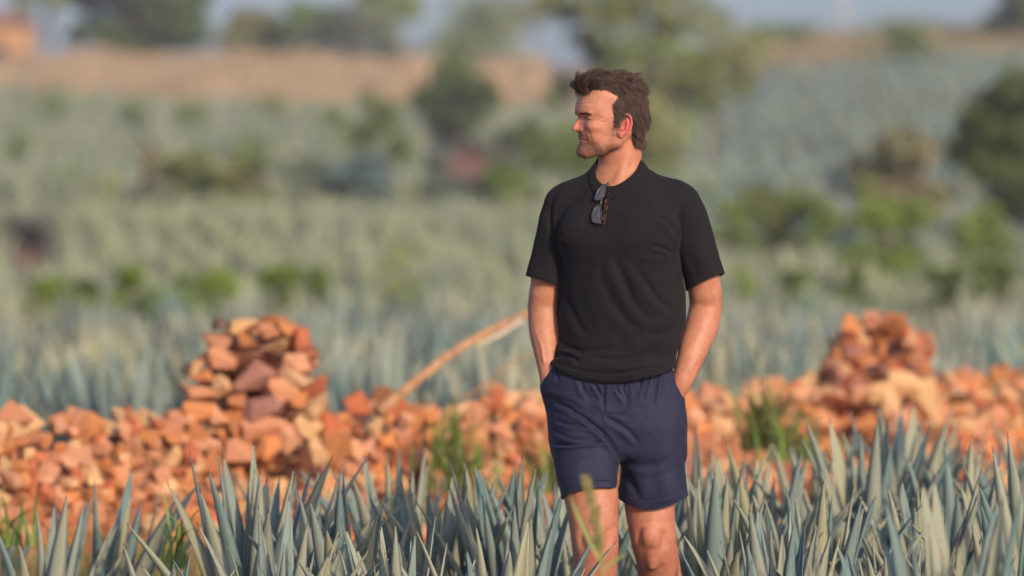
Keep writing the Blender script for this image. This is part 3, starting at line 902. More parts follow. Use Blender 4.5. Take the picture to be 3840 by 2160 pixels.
tuft(1925, 23.6, 1130, 0.34, 90, 'bright green grass tuft on the wall right of the man, the taller one', 4, 0.08)
tuft(1990, 23.4, 1160, 0.24, 80, 'bright green low tuft just right of the taller tuft on the wall', 5, 0.10)
tuft(20, 18.6, 1370, 0.20, 26, 'green grass tuft at the left edge among the agaves', 6, 0.10)
tuft(440, 17.4, 1430, 0.26, 16, 'bright green blades between agaves, left of the square stone heap', 7, 0.05, 0.006, cols=((0.26, 0.36, 0.08), (0.22, 0.30, 0.07)))

# the seeding grass stem in front of his leg, close to the camera
def seed_stem():
    Y = 12.9
    x0 = wx(1515, Y)
    g = empty('seed_grass', (x0, Y, float(ground_z(x0, Y))))
    tag(g, 'single olive grass stem with a feathery seed head in front of his nearer leg', 'grass')
    def p(px, py): return np.array([wx(px, Y) - x0, 0.0, wz(py, Y) - g.location.z])
    M = mat('seed_head', (0.24, 0.22, 0.075), 0.85); M2 = mat('green_stem', (0.25, 0.28, 0.08), 0.7)
    L = [np.array([0.0, 0, 0]), p(1516, 1449), p(1508, 1380), p(1494, 1290), p(1470, 1200)]
    C = catmull(L, 40); tube('stem', C, np.linspace(0.0035, 0.001, 40), [M2], g, seg=6)
    r = np.random.default_rng(3); V = []; F = []
    for i in range(220):
        t = r.uniform(0.46, 1.0); c = C[min(39, int(t * 39))]
        wd = 0.012 * math.sin(min(1, (t - 0.45) / 0.55) * math.pi) ** 0.7 + 0.002
        a = r.uniform(0, 6.28); q = c + np.array([math.cos(a), math.sin(a), 0]) * wd * r.uniform(0.1, 1)
        d = np.array([math.cos(a) * 0.4, math.sin(a) * 0.4, 1.0]); d /= np.linalg.norm(d)
        sd = np.cross(d, (0, 1, 0)) * 0.0022; b = len(V)
        V += [q, q + d * 0.008 + sd, q + d * 0.018, q + d * 0.008 - sd]; F.append((b, b + 1, b + 2, b + 3))
    link('seed_head', mesh_data('seed_head', V, np.array(F), [M]), g)
    for pts in ([p(1516, 1420), p(1470, 1330), p(1432, 1240)], [p(1512, 1440), p(1560, 1400), p(1600, 1395)]):
        c = catmull([np.array(q) for q in pts], 14); V = []; 
        for i, q in enumerate(c):
            w = 0.006 * math.sin(math.pi * (0.12 + 0.88 * i / 13)) + 0.0006
            V += [q + np.array([-w, 0, 0]), q + np.array([0, 0.002, -w * .4]), q + np.array([w, 0, 0])]
        F = [(3 * i + j, 3 * i + j + 1, 3 * i + j + 4, 3 * i + j + 3) for i in range(13) for j in (0, 1)]
        link('blade', mesh_data('blade', V, np.array(F), [M2]), g)
seed_stem()

# ------------------------------------------------------------------ trees and bushes
M_fol = mat('foliage', (0.08, 0.11, 0.03), 0.75)
_f = NT(M_fol); _f.base(_f.attr('tint')); _f.p.inputs['Specular IOR Level'].default_value = 0.25
_f.p.inputs['Subsurface Weight'].default_value = 0.0
M_bark = mat('bark', (0.13, 0.085, 0.055), 0.95)
_b = NT(M_bark); _b.base(_b.ramp(_b.noise(6, 5, 0.6, _b.obj()), [(0.3, (0.07, 0.045, 0.03)), (0.7, (0.19, 0.13, 0.085))])); 
def foliage(name, clumps, n, size, cols, parent, r):
    """clumps: (x, y, z, rx, ry, rz, weight) ; leaf-sized faces spread through the volume"""
    W = np.array([c[6] for c in clumps], float); W /= W.sum()
    k = r.choice(len(clumps), n, p=W)
    Cc = np.array([c[:6] for c in clumps])[k]
    d = r.normal(size=(n, 3)); d /= np.linalg.norm(d, axis=1)[:, None]
    rad = r.uniform(0.25, 1.0, n) ** 0.55 * (1 + 0.16 * r.normal(size=n))
    P = Cc[:, :3] + d * rad[:, None] * Cc[:, 3:6]
    a = r.normal(size=(n, 3)); a /= np.linalg.norm(a, axis=1)[:, None]
    b = np.cross(a, r.normal(size=(n, 3))); b /= np.linalg.norm(b, axis=1)[:, None]
    s = size * r.uniform(0.6, 1.3, (n, 1))
    V = np.stack([P - a * s, P + b * s * 0.45, P + a * s, P - b * s * 0.45], 1).reshape(-1, 3)
    F = np.arange(n)[:, None] * 4 + np.arange(4)
    cols = np.array(cols); ci = r.integers(0, len(cols), len(clumps))
    C = cols[ci[k]] * 0.6 + cols[r.integers(0, len(cols), n)] * 0.4
    C = C * r.uniform(0.75, 1.25, (n, 1))
    return link(name, mesh_data(name, V, F, [M_fol], colors=np.repeat(C, 4, axis=0).astype(np.float32), smooth=False), parent)
G_DARK = [(0.09, 0.139, 0.035), (0.123, 0.176, 0.047), (0.073, 0.111, 0.038)]
G_MID = [(0.155, 0.228, 0.052), (0.201, 0.28, 0.068), (0.116, 0.175, 0.052)]
G_BRIGHT = [(0.203, 0.305, 0.046), (0.162, 0.259, 0.038), (0.256, 0.35, 0.072)]
G_OLIVE = [(0.228, 0.248, 0.084), (0.183, 0.213, 0.076), (0.289, 0.276, 0.115)]
G_PALE = [(0.277, 0.348, 0.134), (0.228, 0.294, 0.111), (0.326, 0.387, 0.174)]
def tree(px, y, w, h, label, cols, seed, n=5000, crown=(0.35, 1.0), airy=0.0, leaf=0.12, name='tree', group='trees on and below the hill crest', clumps=16, trunk=0.12, top_px=None, cat='tree'):
    r = np.random.default_rng(seed)
    x = wx(px, y); z = float(ground_z(x, y))
    root = empty(name, (x, y, z)); tag(root, label, cat, group)
    z0, z1 = crown[0] * h, crown[1] * h
    cl = []
    for i in range(clumps):
        t = r.uniform(0, 1); a = r.uniform(0, 6.28)
        ww = w / 2 * math.sin(math.pi * (0.18 + 0.72 * t)) ** 0.7
        rr = ww * math.sqrt(r.uniform(0.02, 0.75))
        sz = w * r.uniform(0.12, 0.22) * (1 - 0.35 * airy)
        cl.append((math.cos(a) * rr, math.sin(a) * rr, z0 + (z1 - z0) * (0.10 + 0.82 * t), sz * r.uniform(0.9, 1.4), sz * 1.1, sz * r.uniform(0.6, 0.9), sz ** 2))
    foliage('crown', cl, n, leaf, cols, root, r)
    if trunk:
        tp = np.array([[0, 0, -0.1], [r.normal(0, 0.05) * w, 0, z0 * 0.6], [r.normal(0, 0.05) * w, 0, z0 * 1.1 + 0.05 * h], [0, 0, z0 + (z1 - z0) * 0.6]])
        C = catmull(tp, 14); tube('trunk', C, np.linspace(trunk, trunk * 0.3, 14), [M_bark], root, seg=7)
        for i in range(min(9, clumps)):
            c = cl[i]; b = C[int(r.integers(4, 11))]
            tube('limb', catmull([b, (b + np.array(c[:3])) / 2 + r.normal(0, 0.04 * w, 3) * (1, 1, 0.4), np.array(c[:3])], 8), np.linspace(trunk * 0.45, trunk * 0.1, 8), [M_bark], root, seg=5)
    return root
def bush(px, y, wpx, hpx, label, cols, seed, n=1500, leaf=None, top=None, group='bushes in and around the fields'):
    w = wpx * y / FP; h = hpx * y / FP + (1.02 if y < 68 else (0.76 if y < 112 else 1.0))
    if top is not None: h = wz(top, y) - float(ground_z(wx(px, y), y))
    return tree(px, y, w, h, label, cols, seed, n=int(n * 1.5), crown=(0.25, 1.0), leaf=max(leaf or 0, 0.06, 0.055 * w), name='bush', group=group, clumps=9, trunk=0.03, cat='bush')
K = FP
def H(pxs, y): return pxs * y / K
T = tree
T(110, 262, H(230, 262), 8.0, 'thin pale feathery tree at the top left, beside the house', G_PALE, 1, 3500, (0.25, 1.0), 0.8, 0.20)
T(370, 262, H(330, 262), 8.5, 'large dark green round tree on the crest at the upper left', G_DARK, 2, 9000, (0.0, 1.0), 0.2, 0.26, clumps=24, trunk=0.25)
T(250, 264, H(160, 264), 4.5, 'mid-green tree leaning against the left of the large dark tree', G_MID, 21, 3500, (0.0, 1.0), 0.3, 0.2)
T(640, 263, H(190, 263), 2.6, 'low olive tree on the crest right of the large dark tree', G_OLIVE, 3, 3500, (0.0, 1.0), 0.2, 0.18)
T(800, 261, H(220, 261), 3.0, 'bright green low tree on the crest above the tan grass', G_MID, 4, 4500, (0.0, 1.0), 0.2, 0.18)
T(960, 266, H(190, 266), 4.6, 'hazy grey-green tall tree on the crest, right end of the left tree line', G_PALE, 5, 3500, (0.2, 1.0), 0.6, 0.2)
T(900, 258, H(320, 258), 2.5, 'long low grey-green hedge at the top edge of the tan bank', [(0.13, 0.15, 0.10), (0.16, 0.18, 0.12)], 6, 3000, (0.0, 1.0), 0.2, 0.15, cat='bush')
T(1155, 186, H(210, 186), H(262, 186), 'small dark tree with a round crown on a leaning trunk before the tan bank', G_DARK + [(0.085, 0.105, 0.03)], 7, 6500, (0.28, 0.92), 0.1, 0.13, clumps=20, trunk=0.20)
T(1150, 188, H(60, 188), H(282, 188), 'thin leafy shoot rising out of the small dark tree', G_MID, 71, 700, (0.78, 1.0), 0.6, 0.12, clumps=5, trunk=0.05)
T(1660, 140, H(540, 140), 6.3, 'wide feathery mesquite tree behind the head of the man', G_PALE + G_OLIVE + G_MID, 8, 3400, (0.26, 1.0), 0.7, 0.13, clumps=30, trunk=0.16)
T(1480, 143, H(330, 143), 5.9, 'airy olive tree left of and behind the feathery mesquite', G_PALE + G_OLIVE, 81, 2600, (0.35, 1.0), 0.8, 0.15, clumps=18, trunk=0.10)
T(1600, 128, H(460, 128), 2.1, 'low olive shrub mass at the foot of the mesquite behind his head', G_MID + G_OLIVE, 82, 4200, (0.0, 1.0), 0.4, 0.13, cat='bush', name='bush')
T(1230, 258, H(380, 258), 3.1, 'hazy grey-green thicket on the crest behind the small dark tree', G_PALE + [(0.15, 0.17, 0.11)], 84, 3000, (0.0, 1.0), 0.3, 0.15, cat='bush', name='bush')
T(1790, 146, H(230, 146), 3.9, 'yellow-green airy tree to the right of the mesquite', G_BRIGHT + G_OLIVE, 83, 2400, (0.55, 1.0), 0.8, 0.14, clumps=12, trunk=0.08)
T(2560, 95, H(310, 95), 3.25, 'dense dark green tree at the right edge of the picture', [(0.075, 0.10, 0.022), (0.05, 0.065, 0.02), (0.13, 0.17, 0.045)], 9, 5600, (0.22, 1.0), 0.1, 0.10, clumps=24, trunk=0.15)
T(2560, 255, H(180, 255), 3.4, 'dark tree on the crest in the top right corner', G_DARK, 10, 3500, (0.0, 1.0), 0.3, 0.18)
T(2290, 232, H(150, 232), 1.9, 'small dark bush high on the right hillside', G_MID, 101, 1800, (0.0, 1.0), 0.2, 0.14, cat='bush', name='bush')
T(1980, 262, H(230, 262), 1.2, 'low green hedge on the crest right of the mesquite', G_MID, 102, 2400, (0.0, 1.0), 0.2, 0.15, cat='bush', name='bush')
T(2270, 266, H(300, 266), 0.9, 'low dark hedge on the crest right of the white post', G_MID, 103, 2400, (0.0, 1.0), 0.2, 0.15, cat='bush', name='bush')
bush(968, 152, 150, 190, 'upright light green shrub below the tan bank, left of the small dark tree', G_MID, 11, 2600)
bush(1010, 146, 70, 90, 'bright green shoot at the right of the upright light green shrub', G_BRIGHT, 12, 900)
bush(1290, 150, 110, 80, 'grey-green bush left of the face of the man', [(0.13, 0.16, 0.08), (0.10, 0.13, 0.06)], 13, 1300)
bush(1360, 132, 140, 130, 'yellow-green shrub below his chin, in the distance', G_MID, 131, 1500)
bush(1265, 114, 150, 55, 'green bush just left of his shoulder on the field edge', G_BRIGHT + G_MID, 14, 1300)
bush(470, 115, 190, 82, 'olive green bush at the far edge of the pale field, left one of two', G_MID + G_OLIVE, 15, 2000)
bush(600, 114, 190, 70, 'olive brown bush at the far edge of the pale field, right one of two', G_OLIVE + G_MID, 16, 2000)
bush(385, 117, 90, 85, 'dry rusty shrub left of the two olive bushes', [(0.30, 0.18, 0.11), (0.22, 0.15, 0.08)], 161, 600)
bush(655, 116, 60, 95, 'dry rusty shrub right of the two olive bushes', [(0.30, 0.18, 0.11), (0.22, 0.15, 0.08)], 162, 400)
for i, (px, w, h, c, lb) in enumerate(((760, 150, 70, [(0.20, 0.24, 0.17), (0.24, 0.28, 0.20)], 'grey-green bank of scrub at the field edge, first of three from the left'), (900, 220, 60, [(0.14, 0.22, 0.21), (0.20, 0.24, 0.20)], 'blue-green bank of scrub at the field edge, second of three from the left'), (1120, 190, 85, [(0.16, 0.20, 0.17), (0.20, 0.24, 0.19)], 'dark blue-grey bank of scrub at the field edge, third of three from the left'))):
    bush(px, 115, w, h, lb, c, 170 + i, 2000)
T(95, 106, H(150, 106), 0.50, 'purplish dark bush over bare red soil at the left edge', [(0.12, 0.105, 0.10), (0.09, 0.085, 0.09)], 18, 1400, (0.0, 1.0), 0.2, 0.06, name='bush', cat='bush', trunk=0.02)
G_ROW = [(0.14, 0.22, 0.022), (0.18, 0.26, 0.032), (0.10, 0.16, 0.022)]
row = [(150, 150, 60, G_ROW, 'bright green bush in the row, first from the left'), (330, 95, 52, G_ROW, 'small bright green bush in the row, second from the left'), (445, 60, 80, G_MID, 'tall thin green bush in the row, third from the left'), (525, 215, 72, G_ROW, 'widest bright green bush in the row, left of the square stone heap'),
       (715, 105, 78, G_ROW, 'upright bright green bush in the row, above the square stone heap'), (810, 80, 40, G_MID, 'low dull green bush in the row, right of the stone heap'), (230, 70, 35, G_DARK, 'low dark bush in the row between the first two bright ones')]
for i, (px, w, h, c, lb) in enumerate(row): bush(px, 60.5 + 0.3 * (i % 3), w * 1.3, h * 0.8 + 32, lb, c, 190 + i, 3000, 0.035, group='green bushes along the near field edge')
bush(1000, 72, 110, 110, 'pale green upright bush in the pale field, left of the man', G_PALE + G_MID, 20, 1300, 0.045)
bush(980, 66, 80, 50, 'small pale bush at the foot of the upright one in the pale field', G_PALE, 201, 600, 0.04)
bush(2280, 92, 300, 190, 'large olive brown bush at the right, in front of the hillside', [(0.27, 0.24, 0.13), (0.20, 0.21, 0.10), (0.33, 0.26, 0.15)], 22, 1800, top=335)
bush(2200, 90, 170, 110, 'dark olive bush at the left foot of the large olive brown one', G_DARK + G_OLIVE, 221, 1500, top=430)
bush(1950, 89, 230, 85, 'olive bush beyond his right shoulder in the picture', G_OLIVE + G_MID, 23, 2200, top=480)
bush(1830, 88, 140, 75, 'green bush just right of his shoulder', G_MID, 231, 1300, top=478)
bush(2080, 88, 170, 80, 'dull green bush between the olive bushes at the right', G_MID, 232, 1500, top=485)
bush(2240, 78, 240, 150, 'bright yellow-green spreading bush at the right', G_BRIGHT + G_MID, 24, 3000, 0.05, top=505)
bush(2480, 82, 220, 110, 'yellow-green bush near the right edge', G_MID, 25, 2200, 0.05, top=525)
bush(2140, 66, 110, 85, 'dark green round bush before the yellow-green one', G_MID + G_DARK, 26, 1800, 0.035)
bush(2390, 66, 130, 62, 'dark green low bush in the near field edge at the right', G_DARK + G_MID, 27, 1500, 0.035)
bush(2500, 65, 120, 62, 'dark green low bush closest to the right edge', G_DARK + G_MID, 28, 1500, 0.035)
bush(1850, 64, 110, 38, 'bright green low bush beside his sleeve at the right', G_BRIGHT, 29, 900, 0.03)
bush(2010, 65, 130, 34, 'green low bush between his sleeve and the dark round bush', G_MID, 30, 900, 0.03)
for i, (px, y, lb) in enumerate(((140, 200, 'small green bush high on the left hillside'), (330, 195, 'bright green patch of bush below the tan bank'), (480, 192, 'green bush below the middle of the tan bank'), (700, 200, 'green bush on the left hillside close under the tan bank'), (620, 165, 'green bush halfway down the left hillside'), (840, 185, 'green bush on the hillside left of the light green shrub'), (880, 165, 'low green bush left of the light green shrub'), (170, 128, 'yellow-green small bush low on the left hillside'), (60, 150, 'green bush near the left edge on the hillside'))):
    bush(px, y, 100, 42, lb, G_MID + G_BRIGHT, 300 + i, 700)

# ------------------------------------------------------------------ house and posts on the crest
def box_part(name, x0, x1, y0, y1, z0, z1, m, parent):
    V = [(x, y, z) for z in (z0, z1) for y in (y0, y1) for x in (x0, x1)]
    F = [(0, 2, 3, 1), (4, 5, 7, 6), (0, 1, 5, 4), (2, 6, 7, 3), (0, 4, 6, 2), (1, 3, 7, 5)]
    return link(name, mesh_data(name, V, F, [m], smooth=False), parent)
def house():
    Y = 278; x = wx(25, Y); z = float(ground_z(x, Y))
    g = empty('house', (x, Y, z - 0.3)); tag(g, 'small house with a sunlit orange wall in the top left corner', 'house')
    Mw = mat('orange_plaster', (0.62, 0.36, 0.17), 0.9); Mr = mat('roof_tile', (0.42, 0.20, 0.13), 0.9); Md = mat('dark_opening', (0.05, 0.045, 0.04), 0.6)
    h = wz(62, Y) - g.location.z
    hw = H(56, Y)
    box_part('wall', -hw * 1.6, hw * 0.85, 0, 5, 0, h, Mw, g)
    V = [(-hw * 1.75, -0.4, h), (hw, -0.4, h), (hw, 5.4, h), (-hw * 1.75, 5.4, h), (-hw * 1.5, 2.5, h + 0.75), (hw * 0.4, 2.5, h + 0.75)]
    link('roof', mesh_data('roof', V, [(0, 1, 5, 4), (1, 2, 5), (2, 3, 4, 5), (3, 0, 4), (0, 3, 2, 1)], [Mr], smooth=False), g)
    box_part('door', -0.9, -0.2, -0.03, 0.05, 0, 1.5, Md, g); box_part('window', -1.0 - 0.9, -1.0 - 0.2, -0.03, 0.05, 0.8, 1.4, Md, g)
house()
M_conc = mat('pale_concrete', (0.52, 0.48, 0.43), 0.85)
for px, y, w, hh, lb in ((2122, 266, 0.17, 9.0, 'pale concrete post rising from the crest at the right'), (1300, 300, 0.15, 9.0, 'hazy pale post on the skyline left of the head of the man')):
    x = wx(px, y); z = float(ground_z(x, y)) - 0.3
    g = empty('utility_post', (x, y, z)); tag(g, lb, 'post', 'posts on the skyline')
    tube('shaft', [(0, 0, 0), (0, 0, hh * 0.5), (0, 0, hh)], [w * 0.75, w * 0.6, w * 0.45], [M_conc], g, seg=10)
    box_part('cross_arm', -0.9, 0.9, -0.06, 0.06, hh - 0.6, hh - 0.45, M_conc, g)
    for s in (-0.8, 0.0, 0.8):
        tube('insulator', [(s, 0, hh - 0.45), (s, 0, hh - 0.2)], [0.05, 0.03], [M_conc], g, seg=6)

# ------------------------------------------------------------------ haze
def haze():
    V = [(x, y, z) for z in (-2.2, 19.5) for y in (-7500, 7500) for x in (-7500, 7500)]
    F = [(0, 2, 3, 1), (4, 5, 7, 6), (0, 1, 5, 4), (2, 6, 7, 3), (0, 4, 6, 2), (1, 3, 7, 5)]
    m = bpy.data.materials.new('haze'); m.use_nodes = True
    nt = m.node_tree; nt.nodes.clear()
    v = nt.nodes.new('ShaderNodeVolumePrincipled'); o = nt.nodes.new('ShaderNodeOutputMaterial')
    v.inputs['Color'].default_value = (0.92, 0.92, 0.90, 1); v.inputs['Density'].default_value = HAZE_DENSITY
    v.inputs['Anisotropy'].default_value = 0.25
    nt.links.new(v.outputs[0], o.inputs['Volume'])
    h = link('haze', mesh_data('haze', V, F, [m], smooth=False)); tag(h, kind='stuff')
HAZE_DENSITY = 0.0008
haze()
# ================================================================== THE MAN
# man frame: X to the right of the picture, Y away from the camera, Z up, origin on the ground under him
MAN_X = 0.295
def mx(px): return (px - 1555) / 905.6
def mz(py): return 1.22 - (py - 724.5) / 905.6

HA = R(18)
HD = np.array([-math.cos(HA), -math.sin(HA), 0.0])      # where the face points
HL = np.array([math.sin(HA), -math.cos(HA), 0.0])       # his left
HO = np.array([-0.0096, -0.012, 1.669])                 # midpoint between the ears
def to_head(P):
    d = P - HO
    return np.stack([d @ HD, d @ HL, d[:, 2]], 1)
def from_head(H):
    H = np.atleast_2d(H)
    return HO + H[:, :1] * HD + H[:, 1:2] * HL + H[:, 2:3] * np.array([0, 0, 1.0])

FACE = catmull([  # u, front f, half width
    (-0.094, 0.060, 0.016, ), (-0.0875, 0.080, 0.020), (-0.080, 0.0980, 0.026), (-0.069, 0.1060, 0.033), (-0.0535, 0.1025, 0.046),
    (-0.043, 0.1015, 0.052), (-0.0375, 0.1015, 0.0545), (-0.029, 0.1025, 0.057), (-0.0195, 0.1035, 0.060), (-0.005, 0.1025, 0.0645),
    (0.010, 0.1015, 0.067), (0.024, 0.1025, 0.0685), (0.032, 0.1065, 0.069), (0.040, 0.1120, 0.0695), (0.052, 0.1125, 0.0700),
    (0.073, 0.1050, 0.070), (0.090, 0.095, 0.067), (0.108, 0.080, 0.058), (0.125, 0.055, 0.042), (0.138, 0.02, 0.02)], 200)

def head_sdf(H, ears=True):
    H = soa(H)
    f, l, u = H[:, 0], H[:, 1], H[:, 2]
    al = np.abs(l)
    S = np.empty_like(H); S[:, 0] = f; S[:, 1] = al; S[:, 2] = u          # mirrored half
    cran = ell(H, (0.004, 0, 0.052), (0.094, 0.0745, 0.089))
    F = np.interp(u, FACE[:, 0], FACE[:, 1]).astype(np.float32); W = np.interp(u, FACE[:, 0], FACE[:, 2]).astype(np.float32)
    fc = 0.012
    fn = np.maximum(f - fc, 0) / (F - fc); ln = al / W
    q = (fn ** 2.25 + ln ** 2.25) ** (1 / 2.25)
    face = (q - 1) * np.minimum(W, 0.06) * 0.9
    face = np.maximum(face, -(f + 0.03))
    face = smax(face, u - 0.128, 0.02); face = smax(face, -0.093 - u, 0.008)
    # jaw line rises towards the ear: cut what hangs below it
    jawz = np.interp(f, [-0.03, 0.0, 0.02, 0.06, 0.09, 0.11], [-0.026, -0.044, -0.056, -0.075, -0.086, -0.086]).astype(np.float32)
    face = smax(face, (jawz - u) * 0.9, 0.012)
    d = smin(cran, face, 0.02)
    d = smin(d, chain(S, [(0.084, 0.013, -0.0740, 0.0110), (0.050, 0.0365, -0.0620, 0.0120), (0.014, 0.0480, -0.0450, 0.0130), (0.006, 0.0560, -0.01, 0.012)], 0.01), 0.022)
    d = smin(d, ell(H, (0.0885, 0, -0.0705), (0.0165, 0.017, 0.0130)), 0.010)         # chin
    d = smin(d, rcone(S, (0.1030, 0.010, 0.0380), (0.0885, 0.045, 0.0355), 0.0052, 0.0052), 0.010)   # brow
    d = smin(d, ell(S, (0.073, 0.0440, -0.002), (0.020, 0.0160, 0.013)), 0.020)      # cheek bone
    d = smin(d, ell(S, (0.070, 0.0340, -0.028), (0.016, 0.016, 0.018)), 0.014)       # beside the mouth
    d = smax(d, -ell(S, (0.1115, 0.0300, 0.0190), (0.0155, 0.0160, 0.0095)), 0.008)   # socket
    d = smax(d, -ell(S, (0.060, 0.0855, 0.052), (0.030, 0.0135, 0.026)), 0.016)      # temple hollow
    # nose
    n = chain(H, [(0.0990, 0, 0.0290, 0.0062), (0.1060, 0, 0.012, 0.0066), (0.1145, 0, -0.0005, 0.0070), (0.1192, 0, -0.0070, 0.0070)], 0.004)
    n = smin(n, rcone(S, (0.0950, 0.0070, 0.016), (0.0960, 0.0120, -0.0050), 0.0065, 0.0095), 0.010)
    n = smin(n, rcone(S, (0.1160, 0.003, -0.0065), (0.0990, 0.0115, -0.0095), 0.0065, 0.0070), 0.006)
    n = smin(n, ell(S, (0.0935, 0.0155, -0.0105), (0.0130, 0.0075, 0.0085)), 0.0035)
    n = smax(n, -rcone(S, (0.1065, 0.0075, -0.0200), (0.1020, 0.0090, -0.0140), 0.0034, 0.0028), 0.0014)
    d = smin(d, n, 0.0038)
    # fold from the nose wing to the mouth corner
    for ln, dep, wd, lo in (([(0.0950, -0.008), (0.0880, -0.022), (0.0830, -0.038), (0.0830, -0.046)], 0.0012, 0.0026, 0.012),
                            ([(0.0755, 0.0145), (0.054, 0.0220)], 0.0008, 0.0014, 0.04), ([(0.077, 0.0115), (0.054, 0.0105)], 0.0008, 0.0014, 0.04), ([(0.0755, 0.0090), (0.064, -0.0025)], 0.0009, 0.0015, 0.04)):
        for (fa, ua), (fb_, ub) in zip(ln[:-1], ln[1:]):
            ax, au = fb_ - fa, ub - ua
            t = np.clip(((f - fa) * ax + (u - ua) * au) / (ax * ax + au * au), 0, 1)
            dd = (f - fa - t * ax) ** 2 + (u - ua - t * au) ** 2
            d = d + dep * np.exp(-dd / wd ** 2) * (al > lo) * (0.6 if len(ln) > 2 else 1.0)
    # lips
    d = smin(d, chain(S, [(0.0995, 0.0, -0.0335, 0.0042), (0.0940, 0.0150, -0.0345, 0.0036), (0.0830, 0.0270, -0.0372, 0.0018)], 0.003), 0.0040)
    d = smin(d, chain(S, [(0.0990, 0.0, -0.0425, 0.0048), (0.0935, 0.0140, -0.0420, 0.0040), (0.0830, 0.0260, -0.0390, 0.0018)], 0.003), 0.0040)
    d = smax(d, -chain(S, [(0.1075, 0.0, -0.0376, 0.0014), (0.1010, 0.0145, -0.0376, 0.0014), (0.0890, 0.0290, -0.0392, 0.0012)], 0.001), 0.0020)
    d = smax(d, -rcone(H, (0.1085, 0.0, -0.0225), (0.1075, 0.0, -0.0300), 0.0016, 0.0016), 0.003)   # philtrum
    # eyes: ball, narrowed lids
    bx = S[:, 0] - 0.0775; by = al - 0.0345; bz = u - 0.0185
    ball = np.sqrt(bx * bx + by * by + bz * bz)
    lid = ball - 0.0152
    zrel = u - 0.0200 + by * 0.24
    slit = np.abs(zrel) - 0.0032 * np.clip(1 - ((al - 0.0375) / 0.0150) ** 2, 0, 1)
    lid = np.maximum(lid, -np.maximum(slit, -(ball - 0.0132)))
    lid = np.maximum(lid, -(f - 0.066))
    d = smin(d, lid, 0.0030)
    d = smin(d, chain(S, [(0.0955, 0.018, 0.0300, 0.0035), (0.0890, 0.0360, 0.0315, 0.0040), (0.0740, 0.0530, 0.0250, 0.0034)], 0.004), 0.004)  # hooded upper lid
    d = smin(d, chain(S, [(0.0930, 0.022, 0.0085, 0.0026), (0.0880, 0.038, 0.0070, 0.0026), (0.0760, 0.050, 0.0105, 0.0022)], 0.004), 0.005)
    # crow's feet and forehead lines
    for uu in (0.060, 0.071):
        d = d + 0.0006 * np.exp(-((u - uu - 0.02 * al) / 0.0016) ** 2) * np.clip((f - 0.07) / 0.02, 0, 1)
    if ears:
        c = (-0.0020, 0.0745, 0.000)
        m = (np.abs(f - c[0]) < 0.045) & (np.abs(u) < 0.055) & (al > 0.045)
        E = S[m]
        e = E - np.array(c, np.float32)
        ta, fl = R(8), R(24)
        ef = e[:, 0] * math.cos(ta) + e[:, 2] * math.sin(ta); eu = -e[:, 0] * math.sin(ta) + e[:, 2] * math.cos(ta); el_ = e[:, 1]
        e2 = ef * math.cos(fl) - el_ * math.sin(fl); l2 = ef * math.sin(fl) + el_ * math.cos(fl)
        G = soa(np.stack([e2, l2, eu], 1))
        plate = ell(G, (0.0, 0.0, 0.004), (0.0190, 0.0036, 0.0295))
        plate = smin(plate, ell(G, (0.006, 0.0, -0.0245), (0.0095, 0.0042, 0.0095)), 0.006)
        rim = [(0.0125, 0.002, 0.012), (0.0125, 0.003, 0.024), (0.004, 0.0040, 0.0325), (-0.0085, 0.0045, 0.031), (-0.0170, 0.0045, 0.020), (-0.0190, 0.0040, 0.004), (-0.0145, 0.0035, -0.012), (-0.004, 0.0025, -0.024)]
        rr = [tuple(p) + (0.0029,) for p in catmull(rim, 26)]
        ear = smin(plate, chain(G, rr, 0.002), 0.002)
        ear = smin(ear, chain(G, [(-0.003, 0.003, 0.022, 0.0022), (-0.0085, 0.004, 0.008, 0.0024), (-0.007, 0.004, -0.006, 0.0026), (0.003, 0.004, -0.0125, 0.003)], 0.002), 0.002)
        ear = smax(ear, -ell(G, (0.0035, 0.0070, 0.0005), (0.0085, 0.0095, 0.0115)), 0.002)
        ear = smax(ear, -chain(G, [(0.004, 0.0065, 0.026, 0.003), (-0.0085, 0.0070, 0.023, 0.003), (-0.0135, 0.0070, 0.008, 0.003)], 0.002), 0.002)
        ear = smin(ear, ell(G, (0.0125, 0.001, -0.003), (0.004, 0.004, 0.0055)), 0.003)   # tragus
        ear = smin(ear, ell(G, (0.010, -0.008, 0.0), (0.008, 0.012, 0.018)), 0.006)        # root
        d[m] = smin(d[m], ear, 0.0040)
    return d

TORSO = [ # z, xl, xr, yf, yb     (the T-shirt's outline)
    (0.930, -0.190, 0.168, -0.122, 0.125), (0.975, -0.206, 0.168, -0.132, 0.130), (1.000, -0.203, 0.163, -0.132, 0.130), (1.030, -0.184, 0.160, -0.122, 0.125),
    (1.081, -0.1634, 0.176, -0.120, 0.118), (1.137, -0.163, 0.188, -0.122, 0.115), (1.203, -0.161, 0.186, -0.127, 0.115),
    (1.313, -0.166, 0.168, -0.138, 0.122), (1.360, -0.172, 0.168, -0.140, 0.125), (1.420, -0.170, 0.172, -0.122, 0.122),
    (1.465, -0.150, 0.158, -0.099, 0.112), (1.500, -0.116, 0.122, -0.078, 0.100), (1.520, -0.098, 0.104, -0.062, 0.092), (1.535, -0.082, 0.088, -0.047, 0.085), (1.555, -0.068, 0.072, -0.030, 0.074), (1.585, -0.052, 0.054, -0.015, 0.064)]
TROT = R(14)   # his chest is turned a little to the left of the picture
SL_R = [(0.120, -0.030, 1.468, 0.052), (0.170, -0.030, 1.448, 0.056), (0.203, -0.020, 1.365, 0.0535), (0.228, -0.012, 1.290, 0.0500), (0.2455, -0.005, 1.225, 0.0520), (0.252, 0.0, 1.17, 0.051)]
